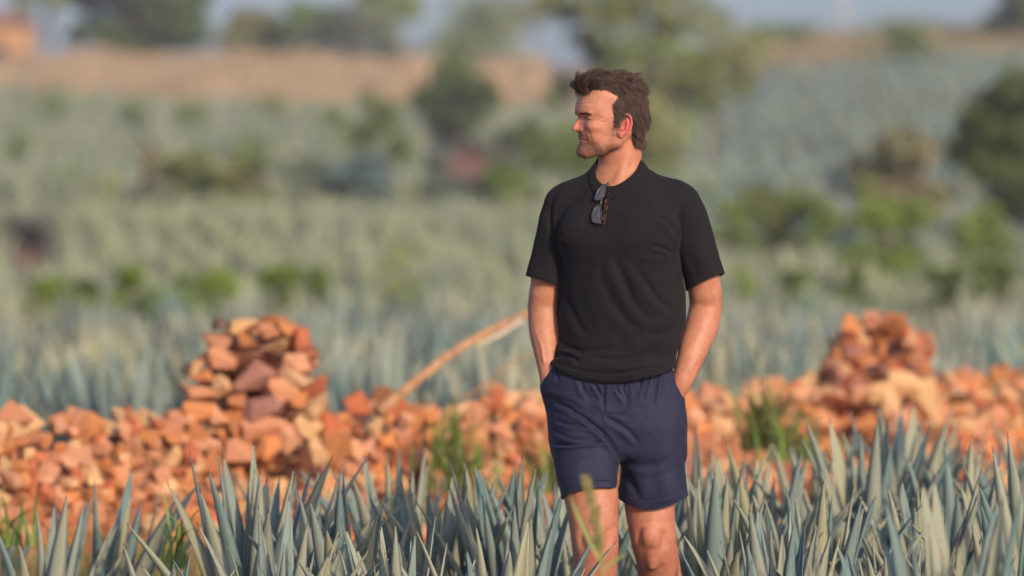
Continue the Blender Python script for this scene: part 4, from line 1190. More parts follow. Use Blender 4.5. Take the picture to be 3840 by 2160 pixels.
SL_L = [(-0.105, 0.030, 1.468, 0.048), (-0.152, 0.032, 1.446, 0.050), (-0.180, 0.036, 1.365, 0.0440), (-0.194, 0.040, 1.295, 0.0440), (-0.2065, 0.042, 1.235, 0.0485), (-0.212, 0.045, 1.17, 0.049)]
def dense(c, n): return [tuple(q) for q in catmull(c, n)]
SL_R = dense(SL_R, 11); SL_L = dense(SL_L, 11)
def trap(P, off=0.0):
    a = rcone(P, (0.040, 0.018, 1.522), (0.165, -0.02, 1.460), 0.042 - off, 0.046 - off)
    b = rcone(P, (-0.040, 0.025, 1.518), (-0.148, 0.028, 1.460), 0.040 - off, 0.042 - off)
    return smin(a, b, 0.03)
def shirt_sdf(P):
    d = loft(P, TORSO, rot=TROT)
    d = smin(d, trap(P), 0.025)
    d = smin(d, ell(P, (0.075, -0.105, 1.375), (0.075, 0.040, 0.055)), 0.05)
    d = smin(d, ell(P, (-0.085, -0.062, 1.375), (0.070, 0.040, 0.055)), 0.05)
    k = 0.004 + 0.020 * np.clip((P[:, 2] - 1.40) / 0.06, 0, 1)
    d = smin(d, chain(P, SL_R, 0.02), k)
    d = smin(d, chain(P, SL_L, 0.02), k)
    return d

ARM_R = [(0.165, -0.020, 1.445, 0.044), (0.212, -0.005, 1.34, 0.044), (mx(1772), 0.012, mz(722), 0.0440), (mx(1776), 0.030, mz(768), 0.0415), (mx(1765), 0.012, mz(822), 0.0435),
         (mx(1747), -0.012, mz(868), 0.0390), (mx(1731), -0.030, mz(915), 0.0315), (mx(1717), -0.042, mz(952), 0.0265), (mx(1704), -0.044, mz(985), 0.0215)]
ARM_L = [(-0.150, 0.035, 1.445, 0.042), (-0.182, 0.045, 1.34, 0.042), (mx(1374), 0.060, mz(722), 0.0425), (mx(1369), 0.074, mz(775), 0.0410), (mx(1370), 0.058, mz(825), 0.0410),
         (mx(1374), 0.040, mz(872), 0.0345), (mx(1378), 0.022, mz(915), 0.0265), (mx(1382), 0.012, mz(945), 0.0235), (mx(1386), 0.006, mz(972), 0.0240)]
LEG_L = [(-0.088, 0.005, 0.880, 0.078), (mx(1478), -0.055, 0.72, 0.070), (mx(1487), -0.090, 0.640, 0.0690), (mx(1494), -0.112, 0.545, 0.0600), (mx(1497), -0.105, 0.490, 0.0560), (mx(1493), -0.078, 0.400, 0.0570), (mx(1492), -0.062, 0.33, 0.0560),
         (mx(1492), -0.055, 0.20, 0.0400), (mx(1492), -0.050, 0.10, 0.0360)]
LEG_R = [(0.080, 0.005, 0.880, 0.078), (mx(1634), 0.005, 0.72, 0.068), (mx(1634), 0.000, 0.620, 0.0650), (mx(1643), -0.012, 0.530, 0.0575), (mx(1652), 0.010, 0.480, 0.0540), (mx(1664), 0.060, 0.400, 0.0560), (mx(1672), 0.105, 0.33, 0.0550),
         (mx(1684), 0.190, 0.21, 0.0400), (mx(1690), 0.250, 0.13, 0.0360)]
ARM_R = dense(ARM_R, 19); ARM_L = dense(ARM_L, 19); LEG_L = dense(LEG_L, 17); LEG_R = dense(LEG_R, 17)
def hand(P, w, s, fwd):
    """a hand hanging down into a pocket: palm, four fingers of unequal length, thumb"""
    w = np.asarray(w, float)
    d = rcone(P, w, w + (s * -0.008, fwd, -0.060), 0.021, 0.026)
    for i, ln in enumerate((0.055, 0.062, 0.058, 0.046)):
        o = w + np.array([s * -0.006, fwd + (i - 1.5) * 0.017, -0.075])
        k = o + np.array([s * -0.006, -0.002, -ln * 0.55]); t = k + np.array([s * -0.014, -0.002, -ln * 0.40])
        d = smin(d, chain(P, [(*o, 0.0098), (*k, 0.0085), (*t, 0.0075)], 0.004), 0.005)
    d = smin(d, chain(P, [(*(w + (0, fwd - 0.022, -0.025)), 0.012), (*(w + (s * -0.012, fwd - 0.040, -0.055)), 0.010), (*(w + (s * -0.02, fwd - 0.042, -0.082)), 0.008)], 0.004), 0.008)
    return d
def body_sdf(P):
    P = soa(P)
    d = np.full(len(P), 0.3, np.float32)
    z = P[:, 2]
    m = z > 1.42
    if m.any():
        Q = soa(P[m])
        H = to_head(Q)
        h = head_sdf(H)
        # neck
        n = chain(Q, [(0.004, 0.030, 1.46, 0.064), (0.002, 0.024, 1.53, 0.0570), (0.006, 0.014, 1.60, 0.0555), (0.012, 0.006, 1.64, 0.055)], 0.02)
        n = smin(n, rcone(Q, (mx(1590), -0.010, 1.63), (-0.005, -0.046, 1.50), 0.0135, 0.0105), 0.010)   # neck muscle from ear to collar pit
        pass
        d[m] = smin(h, n, 0.018)
    m = (z > 0.86) & (z < 1.62)
    if m.any():
        Q = soa(P[m])
        t = loft(Q, TORSO, rot=TROT) + 0.018
        t = smin(t, trap(Q, 0.012), 0.03)
        t = smax(t, Q[:, 2] - 1.56, 0.02); t = smax(t, 1.03 - Q[:, 2], 0.05)
        d[m] = smin(d[m], t, 0.03)
    m = (z > 0.84) & (z < 1.54)
    if m.any():
        Q = soa(P[m])
        for arm, elb, er, w, sg, fw in ((ARM_R, (mx(1797), 0.052, mz(772)), (0.020, 0.022, 0.026), (0.150, -0.040, mz(985)), 1, -0.006), (ARM_L, (mx(1345), 0.098, mz(775)), (0.018, 0.022, 0.026), (mx(1402), 0.006, mz(972)), -1, -0.006)):
            k = within(Q, arm, 0.05)
            k2 = k & (Q[:, 2] < 1.00)
            A = np.full(len(Q), 0.3, np.float32)
            Qa = soa(Q[k]); A[k] = smin(chain(Qa, arm, 0.012), ell(Qa, elb, er), 0.014)
            Qh = soa(Q[k2]); A[k2] = smin(A[k2], hand(Qh, w, sg, fw), 0.012)
            d[np.nonzero(m)[0]] = smin(d[m], A, 0.012)
    m = (z > 0.95) & (z < 1.16)
    if m.any():          # wrist bones and the veins of the forearms
        Q = soa(P[m])
        e = ell(Q, (mx(1742), -0.030, mz(922)), (0.010, 0.012, 0.013))
        e = smin(e, chain(Q, [(mx(1788), -0.010, mz(832), 0.003), (mx(1768), -0.036, mz(868), 0.0035), (mx(1752), -0.050, mz(895), 0.0030), (mx(1735), -0.066, mz(930), 0.0025)], 0.003), 0.004)
        e = smin(e, chain(Q, [(mx(1350), 0.022, mz(835), 0.003), (mx(1362), 0.006, mz(870), 0.0035), (mx(1368), -0.006, mz(910), 0.0030)], 0.003), 0.004)
        d[m] = smin(d[m], e, 0.006)
    m = z < 1.06
    if m.any():
        Q = soa(P[m])
        lg = smin(chain(Q, LEG_L, 0.02), ell(Q, (mx(1494), -0.150, 0.535), (0.030, 0.028, 0.036)), 0.02)
        lg = smin(lg, ell(Q, (mx(1492), -0.030, 0.36), (0.048, 0.045, 0.08)), 0.02)
        rg = smin(chain(Q, LEG_R, 0.02), ell(Q, (mx(1638), -0.052, 0.530), (0.030, 0.026, 0.036)), 0.016)
        rg = smin(rg, ell(Q, (mx(1645), -0.042, 0.475), (0.018, 0.016, 0.022)), 0.016)
        rg = smin(rg, ell(Q, (mx(1674), 0.125, 0.38), (0.047, 0.046, 0.08)), 0.02)
        # knee caps with the hollows beside them, calf and thigh muscle
        for kx, ky, kz in ((mx(1494), -0.172, 0.543), (mx(1636), -0.072, 0.535)):
            g_ = smin(ell(Q, (kx, ky, kz), (0.022, 0.016, 0.026)), rcone(Q, (kx + 0.002, ky + 0.018, kz - 0.045), (kx + 0.004, ky + 0.026, kz - 0.085), 0.012, 0.010), 0.01)
            g_ = smin(g_, ell(Q, (kx + 0.030, ky + 0.030, kz + 0.055), (0.022, 0.022, 0.045)), 0.012)
            if kz > 0.54: lg = smin(lg, g_, 0.014)
            else: rg = smin(rg, g_, 0.014)
            for sg in (-1, 1):
                h_ = ell(Q, (kx + sg * 0.037, ky + 0.002, kz - 0.010), (0.007, 0.010, 0.022))
                if kz > 0.54: lg = smax(lg, -h_, 0.016)
                else: rg = smax(rg, -h_, 0.016)
        # feet
        lg = smin(lg, chain(Q, [(mx(1492), -0.045, 0.075, 0.038), (mx(1488), -0.12, 0.055, 0.036), (mx(1484), -0.20, 0.035, 0.030)], 0.02), 0.02)
        rg = smin(rg, chain(Q, [(mx(1690), 0.262, 0.110, 0.038), (mx(1688), 0.205, 0.065, 0.036), (mx(1686), 0.140, 0.036, 0.030)], 0.02), 0.02)
        pel = ell(Q, (-0.008, 0.01, 0.93), (0.140, 0.075, 0.12))
        g = smin(smin(lg, pel, 0.04), smin(rg, pel, 0.04), 0.012)
        d[m] = smin(d[m], g, 0.02)
    return d

# ---- materials of the man
def skin_material():
    m = mat('skin', (0.5, 0.3, 0.22), 0.47)
    t = NT(m); co = t.obj()
    tint = t.attr('tint')
    n1 = t.noise(60, 4, 0.6, co); n2 = t.noise(900, 2, 0.6, co)
    c = t.mix(t.ramp(n1, [(0.35, (0, 0, 0)), (0.68, (1, 1, 1))]), (0.93, 0.86, 0.84), (1.06, 1.06, 1.05))
    c = t.mix(1.0, tint, c, 'MULTIPLY')
    c2 = t.mix(t.ramp(n2, [(0.35, (0, 0, 0)), (0.65, (1, 1, 1))]), (0.90, 0.88, 0.87), (1.05, 1.05, 1.05))
    c = t.mix(1.0, c, c2, 'MULTIPLY')
    n3 = t.noise(240, 2, 0.5, co)
    c = t.mix(t.ramp(n3, [(0.60, (0, 0, 0)), (0.72, (0.40, 0.40, 0.40))]), c, (0.33, 0.15, 0.09))
    n4 = t.noise(22, 3, 0.6, co)
    c = t.mix(1.0, c, t.ramp(n4, [(0.35, (0.93, 0.88, 0.86)), (0.65, (1.05, 1.05, 1.04))]), 'MULTIPLY')
    t.base(c)
    t.bump(n2, 0.35, 0.0012)
    t.p.inputs['Subsurface Weight'].default_value = 0.22
    t.p.inputs['Subsurface Radius'].default_value = (1.0, 0.35, 0.18)
    t.p.inputs['Subsurface Scale'].default_value = 0.010
    t.p.inputs['Specular IOR Level'].default_value = 0.35
    return m
def cloth_material(name, col, col2, sheen, scale, rough=0.9, thread=0.35):
    m = mat(name, col, rough)
    t = NT(m); co = t.obj()
    n1 = t.noise(14, 3, 0.5, co); n2 = t.noise(scale, 2, 0.7, co)
    c = t.mix(t.ramp(n1, [(0.3, (0, 0, 0)), (0.7, (1, 1, 1))]), col, col2)
    c = t.mix(thread, c, t.ramp(n2, [(0.3, (0.35, 0.35, 0.35)), (0.7, (1.6, 1.6, 1.6))]), 'MULTIPLY')
    t.base(c)
    t.bump(n2, 0.3, 0.0012)
    t.p.inputs['Sheen Weight'].default_value = sheen
    t.p.inputs['Sheen Roughness'].default_value = 0.5
    t.p.inputs['Specular IOR Level'].default_value = 0.25
    return m
M_skin = skin_material()
M_shirt = cloth_material('black_cotton', (0.0095, 0.0089, 0.0098), (0.0118, 0.0111, 0.0121), 0.02, 900)
M_rib = cloth_material('black_rib', (0.0090, 0.0084, 0.0090), (0.0115, 0.0108, 0.0115), 0.02, 1200)
M_shorts = cloth_material('navy_cloth', (0.0165, 0.020, 0.045), (0.0195, 0.0235, 0.052), 0.03, 1100, 0.7)
M_stitch = cloth_material('navy_thread', (0.014, 0.015, 0.032), (0.018, 0.019, 0.040), 0.0, 1100)

def body_tint(V):
    H = to_head(V); f, l, u = H.T; al = np.abs(l)
    base = np.array([0.52, 0.250, 0.146])
    C = np.tile(base, (len(V), 1))
    def put(w, col):
        w = np.clip(w, 0, 1)[:, None]
        C[:] = C * (1 - w) + np.array(col) * w
    hd = V[:, 2] > 1.5
    g = lambda c, r: np.exp(-(((H - np.array(c)) / np.array(r)) ** 2).sum(1)) * hd
    S = np.stack([f, al, u], 1)
    gs = lambda c, r: np.exp(-(((S - np.array(c)) / np.array(r)) ** 2).sum(1)) * hd
    put(hd * 0.35 * (u > -0.1), (0.60, 0.285, 0.18))
    put(gs((0.07, 0.045, 0.07), (0.05, 0.04, 0.03)) * 0.25, (0.58, 0.32, 0.22))
    put(gs((0.085, 0.045, -0.005), (0.03, 0.025, 0.02)) * 0.35, (0.60, 0.25, 0.16))
    put(g((0.113, 0, -0.004), (0.020, 0.024, 0.020)) * 0.55, (0.60, 0.20, 0.155))
    put((gs((-0.004, 0.086, 0.002), (0.028, 0.020, 0.038))) * 1.1 * (al > 0.070), (0.62, 0.135, 0.125))
    # stubble on chin, upper lip and jaw
    n = wnoise(V, 90, 3)
    st = gs((0.085, 0.0, -0.068), (0.040, 0.045, 0.024)) + 0.8 * gs((0.103, 0.0, -0.027), (0.018, 0.022, 0.008)) + 0.75 * gs((0.045, 0.045, -0.062), (0.035, 0.022, 0.020))
    st += 0.8 * gs((0.088, 0.033, -0.048), (0.016, 0.012, 0.018)) + 0.35 * gs((0.02, 0.062, -0.025), (0.016, 0.02, 0.03))
    st = np.clip(st, 0, 1) * (0.80 + 0.25 * n)
    put(st * 0.92, (0.150, 0.085, 0.062))
    # lips
    lip = (gs((0.103, 0.0, -0.0415), (0.022, 0.021, 0.0048)) + 0.8 * gs((0.103, 0.0, -0.0350), (0.022, 0.020, 0.0032)))
    put(np.clip(lip * 1.5 - 0.35, 0, 1) * 0.8, (0.52, 0.17, 0.15))
    put(np.exp(-(((u + 0.0378) / 0.0013) ** 2)) * (al < 0.026) * (f > 0.08) * hd * 0.8, (0.16, 0.05, 0.04))
    # lash line in the eye slit
    sl = np.exp(-(((u - 0.0203 + (al - 0.0345) * 0.24) / 0.0021) ** 2)) * np.clip(1.3 - (np.abs(al - 0.0370) / 0.0170) ** 2, 0, 1) * (f > 0.07) * hd
    put(sl * 0.95, (0.05, 0.028, 0.02))
    # scalp under the hair
    put(hair_mask(H) * hd * 0.9, (0.060, 0.036, 0.024))
    # knees, elbows, shins
    X, Y, Z = V.T
    for c, r, w in (((mx(1638), -0.06, 0.53), 0.05, 0.35), ((mx(1494), -0.16, 0.54), 0.05, 0.35), ((mx(1800), 0.06, mz(772)), 0.035, 0.6), ((mx(1345), 0.10, mz(775)), 0.03, 0.5)):
        put(np.exp(-(((V - np.array(c)) / r) ** 2).sum(1)) * w, (0.60, 0.22, 0.15))
    leg = Z < 0.9
    put(leg * 0.6, (0.50, 0.215, 0.125))
    put(leg * np.clip(0.35 + 0.5 * wnoise(V * np.array([1, 1, 0.5]), 9, 12), 0, 1) * 0.35, (0.50, 0.20, 0.15))
    arm = (Z < 1.3) & (Z > 0.9)
    put(arm * np.clip(0.3 + 0.5 * wnoise(V, 8, 5), 0, 1) * 0.35, (0.58, 0.23, 0.15))
    return C

def hair_mask(H):
    f, l, u = H.T; al = np.abs(l)
    # side hairline: hair where f < fb(u)
    fb = np.interp(u, [-0.080, -0.066, -0.05, -0.012, -0.004, 0.010, 0.022, 0.035, 0.058, 0.072, 0.082, 0.092, 0.098, 0.104],
                   [-0.090, -0.050, -0.040, -0.028, 0.029, 0.027, 0.028, 0.030, 0.033, 0.022, 0.016, 0.022, 0.045, 0.20])
    fb = np.where(al < 0.040, np.interp(u, [0.084, 0.092], [-0.05, 0.2]), fb)
    w = np.clip((fb - f) / 0.006 + 0.5, 0, 1)
    # bare strip in front of and under the ear
    ear = ((f + 0.003) / 0.023) ** 2 + ((u + 0.003) / 0.034) ** 2
    w = w * np.clip((ear - 1) * 2, 0, 1) * np.clip((u + 0.050) / 0.004, 0, 1)
    w = w * np.where((f > -0.028) & (u < -0.004), 0, 1)
    w = w * np.clip(1.4 - 0.0, 0, 1)
    return w
man = empty('person', (MAN_X, MAN_Y, 0))
tag(man, 'man in black t-shirt and navy shorts walking with both hands in his pockets, looking left', 'person')

def build_body():
    xs = axis([(-0.30, -0.145, 0.004), (-0.145, 0.11, 0.0016), (0.11, 0.32, 0.004)])
    ys = axis([(-0.28, -0.125, 0.004), (-0.125, 0.115, 0.0018), (0.115, 0.36, 0.009)])
    zs = axis([(-0.02, 0.40, 0.012), (0.40, 0.62, 0.004), (0.62, 0.88, 0.012), (0.88, 1.27, 0.0042), (1.27, 1.42, 0.010), (1.42, 1.56, 0.004), (1.56, 1.83, 0.0016)])
    V, Q = mesh_implicit(body_sdf, xs, ys, zs, relax=2)
    me = mesh_data('body', V, Q, [M_skin], colors=body_tint(V))
    return link('body', me, man), V, Q
body, BV, BQ = build_body()

# ---- cloth displacement from folds drawn as lines on the front of the garment
def seg_dist(P2, line):
    """distance to a smooth polyline and the position along it (0..1)"""
    L = catmull(line, max(8, 6 * len(line)))
    best = np.full(len(P2), 1e9); tt = np.zeros(len(P2)); side = np.zeros(len(P2))
    n = len(L) - 1
    for i in range(n):
        a, b = L[i], L[i + 1]; ab = b - a
        t = np.clip(((P2 - a) @ ab) / (ab @ ab), 0, 1)
        q = P2 - (a + t[:, None] * ab)
        d = np.linalg.norm(q, axis=1)
        m = d < best
        best[m] = d[m]; tt[m] = ((i + t) / n)[m]
        side[m] = np.sign(ab[0] * q[:, 1] - ab[1] * q[:, 0])[m]
    return best * side, tt
def fold_field(V, N, folds):
    """folds: (points in px, width px, amplitude mm, kind) kind 'c' crease (valley with a ridge beside it), 'r' ridge, 's' step"""
    px = V[:, 0] * 905.6 + 1555; py = 724.5 - (V[:, 2] - 1.22) * 905.6
    P2 = np.stack([px, py], 1)
    front = np.clip((-N[:, 1] + 0.15) / 0.4, 0, 1)
    D = np.zeros(len(V))
    for pts, w, amp, kind in folds:
        pts = np.array(pts, float)
        lo = pts.min(0) - 4 * w; hi = pts.max(0) + 4 * w
        m = ((P2 > lo) & (P2 < hi)).all(1)
        if not m.any(): continue
        d, t = seg_dist(P2[m], pts)
        taper = np.clip(np.sin(np.clip(t, 0.0, 1) * math.pi), 0, 1) ** 0.6
        x = d / w
        if kind == 'c': h = -np.exp(-x * x * 2.2) + 0.75 * np.exp(-((x - 1.5) / 0.9) ** 2)
        elif kind == 'r': h = np.exp(-x * x)
        elif kind == 'v': h = -np.exp(-x * x)
        else: h = np.tanh(x) * np.exp(-(x / 2.5) ** 2)
        D[m] += amp * 1e-3 * h * taper * front[m]
    return D
def S2(*p): return [(1274.6 + 0.41667 * x, 375.7 + 0.41667 * y) for x, y in p]
def S3(*p): return [(1274.6 + 0.39825 * x, 872.1 + 0.39825 * y) for x, y in p]
SHIRT_FOLDS = [
    (S2((330, 215), (275, 290), (258, 420), (275, 540), (300, 610), (330, 690), (330, 800)), 6, 5.5, 'v'),      # left armhole
    (S2((262, 330), (240, 400), (262, 470)), 8, 3, 'v'),
    (S2((275, 545), (300, 540), (345, 560)), 7, 4, 'r'), (S2((285, 590), (320, 610), (370, 690)), 9, 3.5, 'r'),
    (S2((1052, 330), (1046, 430), (1025, 520), (1004, 600), (1000, 690), (1015, 800)), 6, 5, 'v'),               # right armhole
    (S2((870, 385), (940, 415), (990, 470), (1022, 540)), 8, 4.5, 'c'),
    (S2((860, 585), (930, 590), (1000, 628)), 6, 3.5, 'c'), (S2((1040, 420), (1020, 500), (1020, 600)), 9, 3.5, 'r'),
    (S2((780, 650), (900, 660), (1000, 655)), 9, 2, 'r'),
    (S2((640, 640), (700, 780), (770, 930), (880, 1040)), 14, 3.2, 'c'),
    (S2((740, 660), (830, 790), (910, 900), (1010, 980)), 13, 3.0, 'c'),
    (S2((560, 700), (600, 850), (700, 1000), (820, 1090)), 16, 2.4, 'c'),
    (S2((820, 1110), (930, 1110), (1040, 1060)), 12, 3.0, 'c'), (S2((760, 1040), (900, 1050), (1010, 1000)), 12, 2, 'r'),
    (S2((345, 780), (360, 900), (430, 1050), (500, 1120)), 14, 3.0, 'c'), (S2((470, 800), (520, 950), (600, 1090)), 18, 2, 'r'),
    (S2((300, 1130), (380, 1190), (500, 1210), (640, 1190)), 10, 4.0, 'c'),
    (S2((310, 1195), (400, 1205), (470, 1240)), 8, 4.0, 'c'), (S2((250, 1270), (330, 1240), (400, 1250), (440, 1290)), 8, 4, 'c'),
    (S2((300, 1290), (400, 1320), (540, 1345), (700, 1340), (860, 1310), (990, 1275)), 8, 3.0, 'c'),
    (S2((480, 1240), (620, 1265), (780, 1250), (900, 1200)), 12, 4.0, 'c'),
    (S2((560, 1300), (700, 1310), (850, 1280)), 10, 2.5, 'r'), (S2((880, 1210), (960, 1190), (1010, 1150)), 10, 3, 'r'),
    (S2((700, 1160), (820, 1180), (960, 1130)), 12, 2.4, 'r'),
    (S2((1150, 300), (1185, 420), (1210, 560)), 16, 2.5, 'r'), (S2((1090, 560), (1110, 680), (1150, 790)), 14, 2.5, 'v'), (S2((1190, 560), (1200, 660), (1240, 760)), 14, 2, 'r'),
    (S2((200, 460), (200, 600), (180, 740)), 12, 2.5, 'v'), (S2((240, 600), (260, 700), (250, 800)), 10, 2.5, 'r'),
    (S2((420, 300), (520, 420), (600, 470), (720, 440)), 22, 1.6, 'v'), (S2((880, 240), (960, 290), (1010, 380)), 18, 2, 'v'),
    (S2((1080, 900), (1050, 1050), (1010, 1200)), 10, 3.5, 'v'),
]
NECK_C, NECK_A, NECK_R = (-0.001, -0.004), (0.0635, 0.0715), R(16)
def neck_q(P):
    dx = P[:, 0] - NECK_C[0]; dy = P[:, 1] - NECK_C[1]; c, s = math.cos(NECK_R), math.sin(NECK_R)
    return np.sqrt(((dx * c - dy * s) / NECK_A[0]) ** 2 + ((dx * s + dy * c) / NECK_A[1]) ** 2)
def shirt_surface(xy):
    """top of the shirt over a point on plan"""
    lo = np.full(len(xy), 1.40); hi = np.full(len(xy), 1.66)
    for _ in range(24):
        m = (lo + hi) / 2
        d = shirt_sdf(np.column_stack([xy, m]))
        lo = np.where(d < 0, m, lo); hi = np.where(d < 0, hi, m)
    return (lo + hi) / 2
def hem_z(P):
    px = P[:, 0] * 905.6 + 1555
    z = np.interp(px, [1370, 1382, 1395, 1410, 1430, 1450, 1490, 1530, 1570, 1600, 1640, 1670, 1690, 1720],
                  [mz(y) for y in (920, 923, 929, 936, 944, 950, 956, 959, 957, 951, 942, 933, 925, 920)])
    return z + np.clip(P[:, 1] + 0.10, 0, 0.3) * 0.12
def solidify(o, t, off=-1, sub=0):
    m = o.modifiers.new('thickness', 'SOLIDIFY'); m.thickness = t; m.offset = off
    m.use_even_offset = False
def build_shirt():
    h = 0.0030
    V, Q = mesh_implicit(shirt_sdf, np.arange(-0.30, 0.33, h), np.arange(-0.20, 0.17, h), np.arange(0.92, 1.625, h))
    T = quads_to_tris(Q)
    N = normals_of(V, T)
    D = 1.65 * fold_field(V, N, SHIRT_FOLDS)
    low = np.clip((1.40 - V[:, 2]) / 0.3, 0, 1)
    D += 0.0016 * wnoise(V * np.array([1.3, 1, 0.6]), 6, 2) * (0.4 + low) + 0.0006 * wnoise(V, 22, 4, 2)
    # the back hangs straight
    V = V + N * D[:, None]
    s = V[:, 2] - hem_z(V)
    s = np.minimum(s, np.where(V[:, 2] > 1.44, (neck_q(V) - 1) * 0.06, 1))
    # sleeves: cut square to the arm
    for p0, n, sel in (((0.2450, 0, 1.2370), (0.41, -0.10, -0.91), V[:, 0] > 0.175), ((-0.2065, 0.04, 1.2395), (-0.26, -0.02, -0.965), V[:, 0] < -0.1625)):
        n = np.array(n) / np.linalg.norm(n)
        own = chain(V, SL_R if p0[0] > 0 else SL_L, 0.02) - loft(V, TORSO, rot=TROT)
        near = (own < -0.002) & (V[:, 2] > 1.10) & (V[:, 2] < 1.36)
        s = np.where(near, np.minimum(s, -((V - np.array(p0)) @ n)), s)
    V, T = clip_mesh(V, T, s)
    V, T = biggest(V, T)
    me = mesh_data('t_shirt', V, T, [M_shirt])
    o = link('t_shirt', me, man)
    solidify(o, 0.0016)
    return o
def biggest(V, T):
    """drop loose crumbs left by clipping"""
    par = np.arange(len(V))
    for _ in range(200):
        m = np.minimum(np.minimum(par[T[:, 0]], par[T[:, 1]]), par[T[:, 2]])
        new = par.copy()
        for k in range(3): np.minimum.at(new, T[:, k], m)
        new = new[new]
        if (new == par).all(): break
        par = new
    r = par[T[:, 0]]
    ids, c = np.unique(r, return_counts=True)
    T = T[r == ids[np.argmax(c)]]
    used = np.unique(T); remap = -np.ones(len(V), int); remap[used] = np.arange(len(used))
    return V[used], remap[T]
shirt = build_shirt()

def ribbon_mesh(name, rows, mats, parent, closed=True, thick=0.002, label=None):
    """rows: array (n along, m across, 3)"""
    n, m, _ = rows.shape
    V = rows.reshape(-1, 3); F = []
    for i in range(n if closed else n - 1):
        for j in range(m - 1):
            a = i * m + j; b = ((i + 1) % n) * m + j
            F.append((a, b, b + 1, a + 1))
    me = mesh_data(name, V, np.array(F), mats)
    o = link(name, me, parent)
    if thick: 
        md = o.modifiers.new('thickness', 'SOLIDIFY'); md.thickness = thick; md.offset = 0
    return o
def build_collar():
    n, m = 140, 9
    th = np.linspace(0, 2 * math.pi, n, endpoint=False)
    rows = np.zeros((n, m, 3))
    for j in range(m):
        t = j / (m - 1)
        k = 1.0 + 0.27 * t + 0.00
        k = k - 0.02 * (1 - t)
        ex = NECK_A[0] * k * np.cos(th); ey = NECK_A[1] * k * np.sin(th); c_, s_ = math.cos(NECK_R), math.sin(NECK_R)
        xy = np.stack([NECK_C[0] + ex * c_ + ey * s_, NECK_C[1] - ex * s_ + ey * c_], 1)
        z = shirt_surface(xy) + 0.0020 * math.sin(math.pi * min(1, t * 1.0 + 0.15)) + 0.0012
        rows[:, j, :2] = xy; rows[:, j, 2] = z
    o = ribbon_mesh('collar', rows, [M_rib], shirt, thick=0.0026)
    # stitched seam along the outer edge
    xy = rows[:, -1, :2]
    return o, rows
collar, collar_rows = build_collar()
# ---- shorts
PELV = [(0.700, -0.172, 0.182, -0.098, 0.120), (0.7336, -0.180, 0.183, -0.103, 0.122), (0.794, -0.190, 0.1840, -0.113, 0.128), (0.838, -0.194, 0.1835, -0.122, 0.130), (0.905, -0.2085, 0.1845, -0.118, 0.125),
        (0.935, -0.2165, 0.178, -0.116, 0.120), (0.962, -0.2150, 0.1650, -0.113, 0.116), (0.985, -0.2010, 0.156, -0.110, 0.112), (1.005, -0.183, 0.150, -0.108, 0.108), (1.04, -0.17, 0.148, -0.106, 0.106)]
SLEG_L = [(0.56, -0.1500, 0.000, -0.190, 0.000), (0.645, -0.1580, -0.0085, -0.182, 0.010), (0.690, -0.1690, -0.0050, -0.172, 0.030), (0.7250, -0.1760, -0.001, -0.155, 0.055), (0.794, -0.186, 0.010, -0.135, 0.09), (0.86, -0.185, 0.02, -0.115, 0.11), (0.92, -0.16, 0.02, -0.10, 0.10)]
SLEG_R = [(0.56, -0.0030, 0.196, -0.075, 0.125), (0.640, -0.0010, 0.1930, -0.098, 0.120), (0.690, 0.0050, 0.190, -0.102, 0.118), (0.7250, 0.006, 0.1870, -0.105, 0.118), (0.794, -0.004, 0.1855, -0.112, 0.118), (0.86, -0.015, 0.184, -0.110, 0.115), (0.92, -0.02, 0.16, -0.10, 0.10)]
def shorts_sdf(P):
    pel = loft(P, PELV, rot=TROT * 0.6, p=2.3)
    pel = smax(pel, 0.745 - P[:, 2], 0.03)
    a = loft(P, SLEG_L, rot=TROT * 0.4, p=2.5); b = loft(P, SLEG_R, rot=TROT * 0.5, p=2.5)
    legs = smin(a, b, 0.003)
    return smin(pel, legs, 0.022)
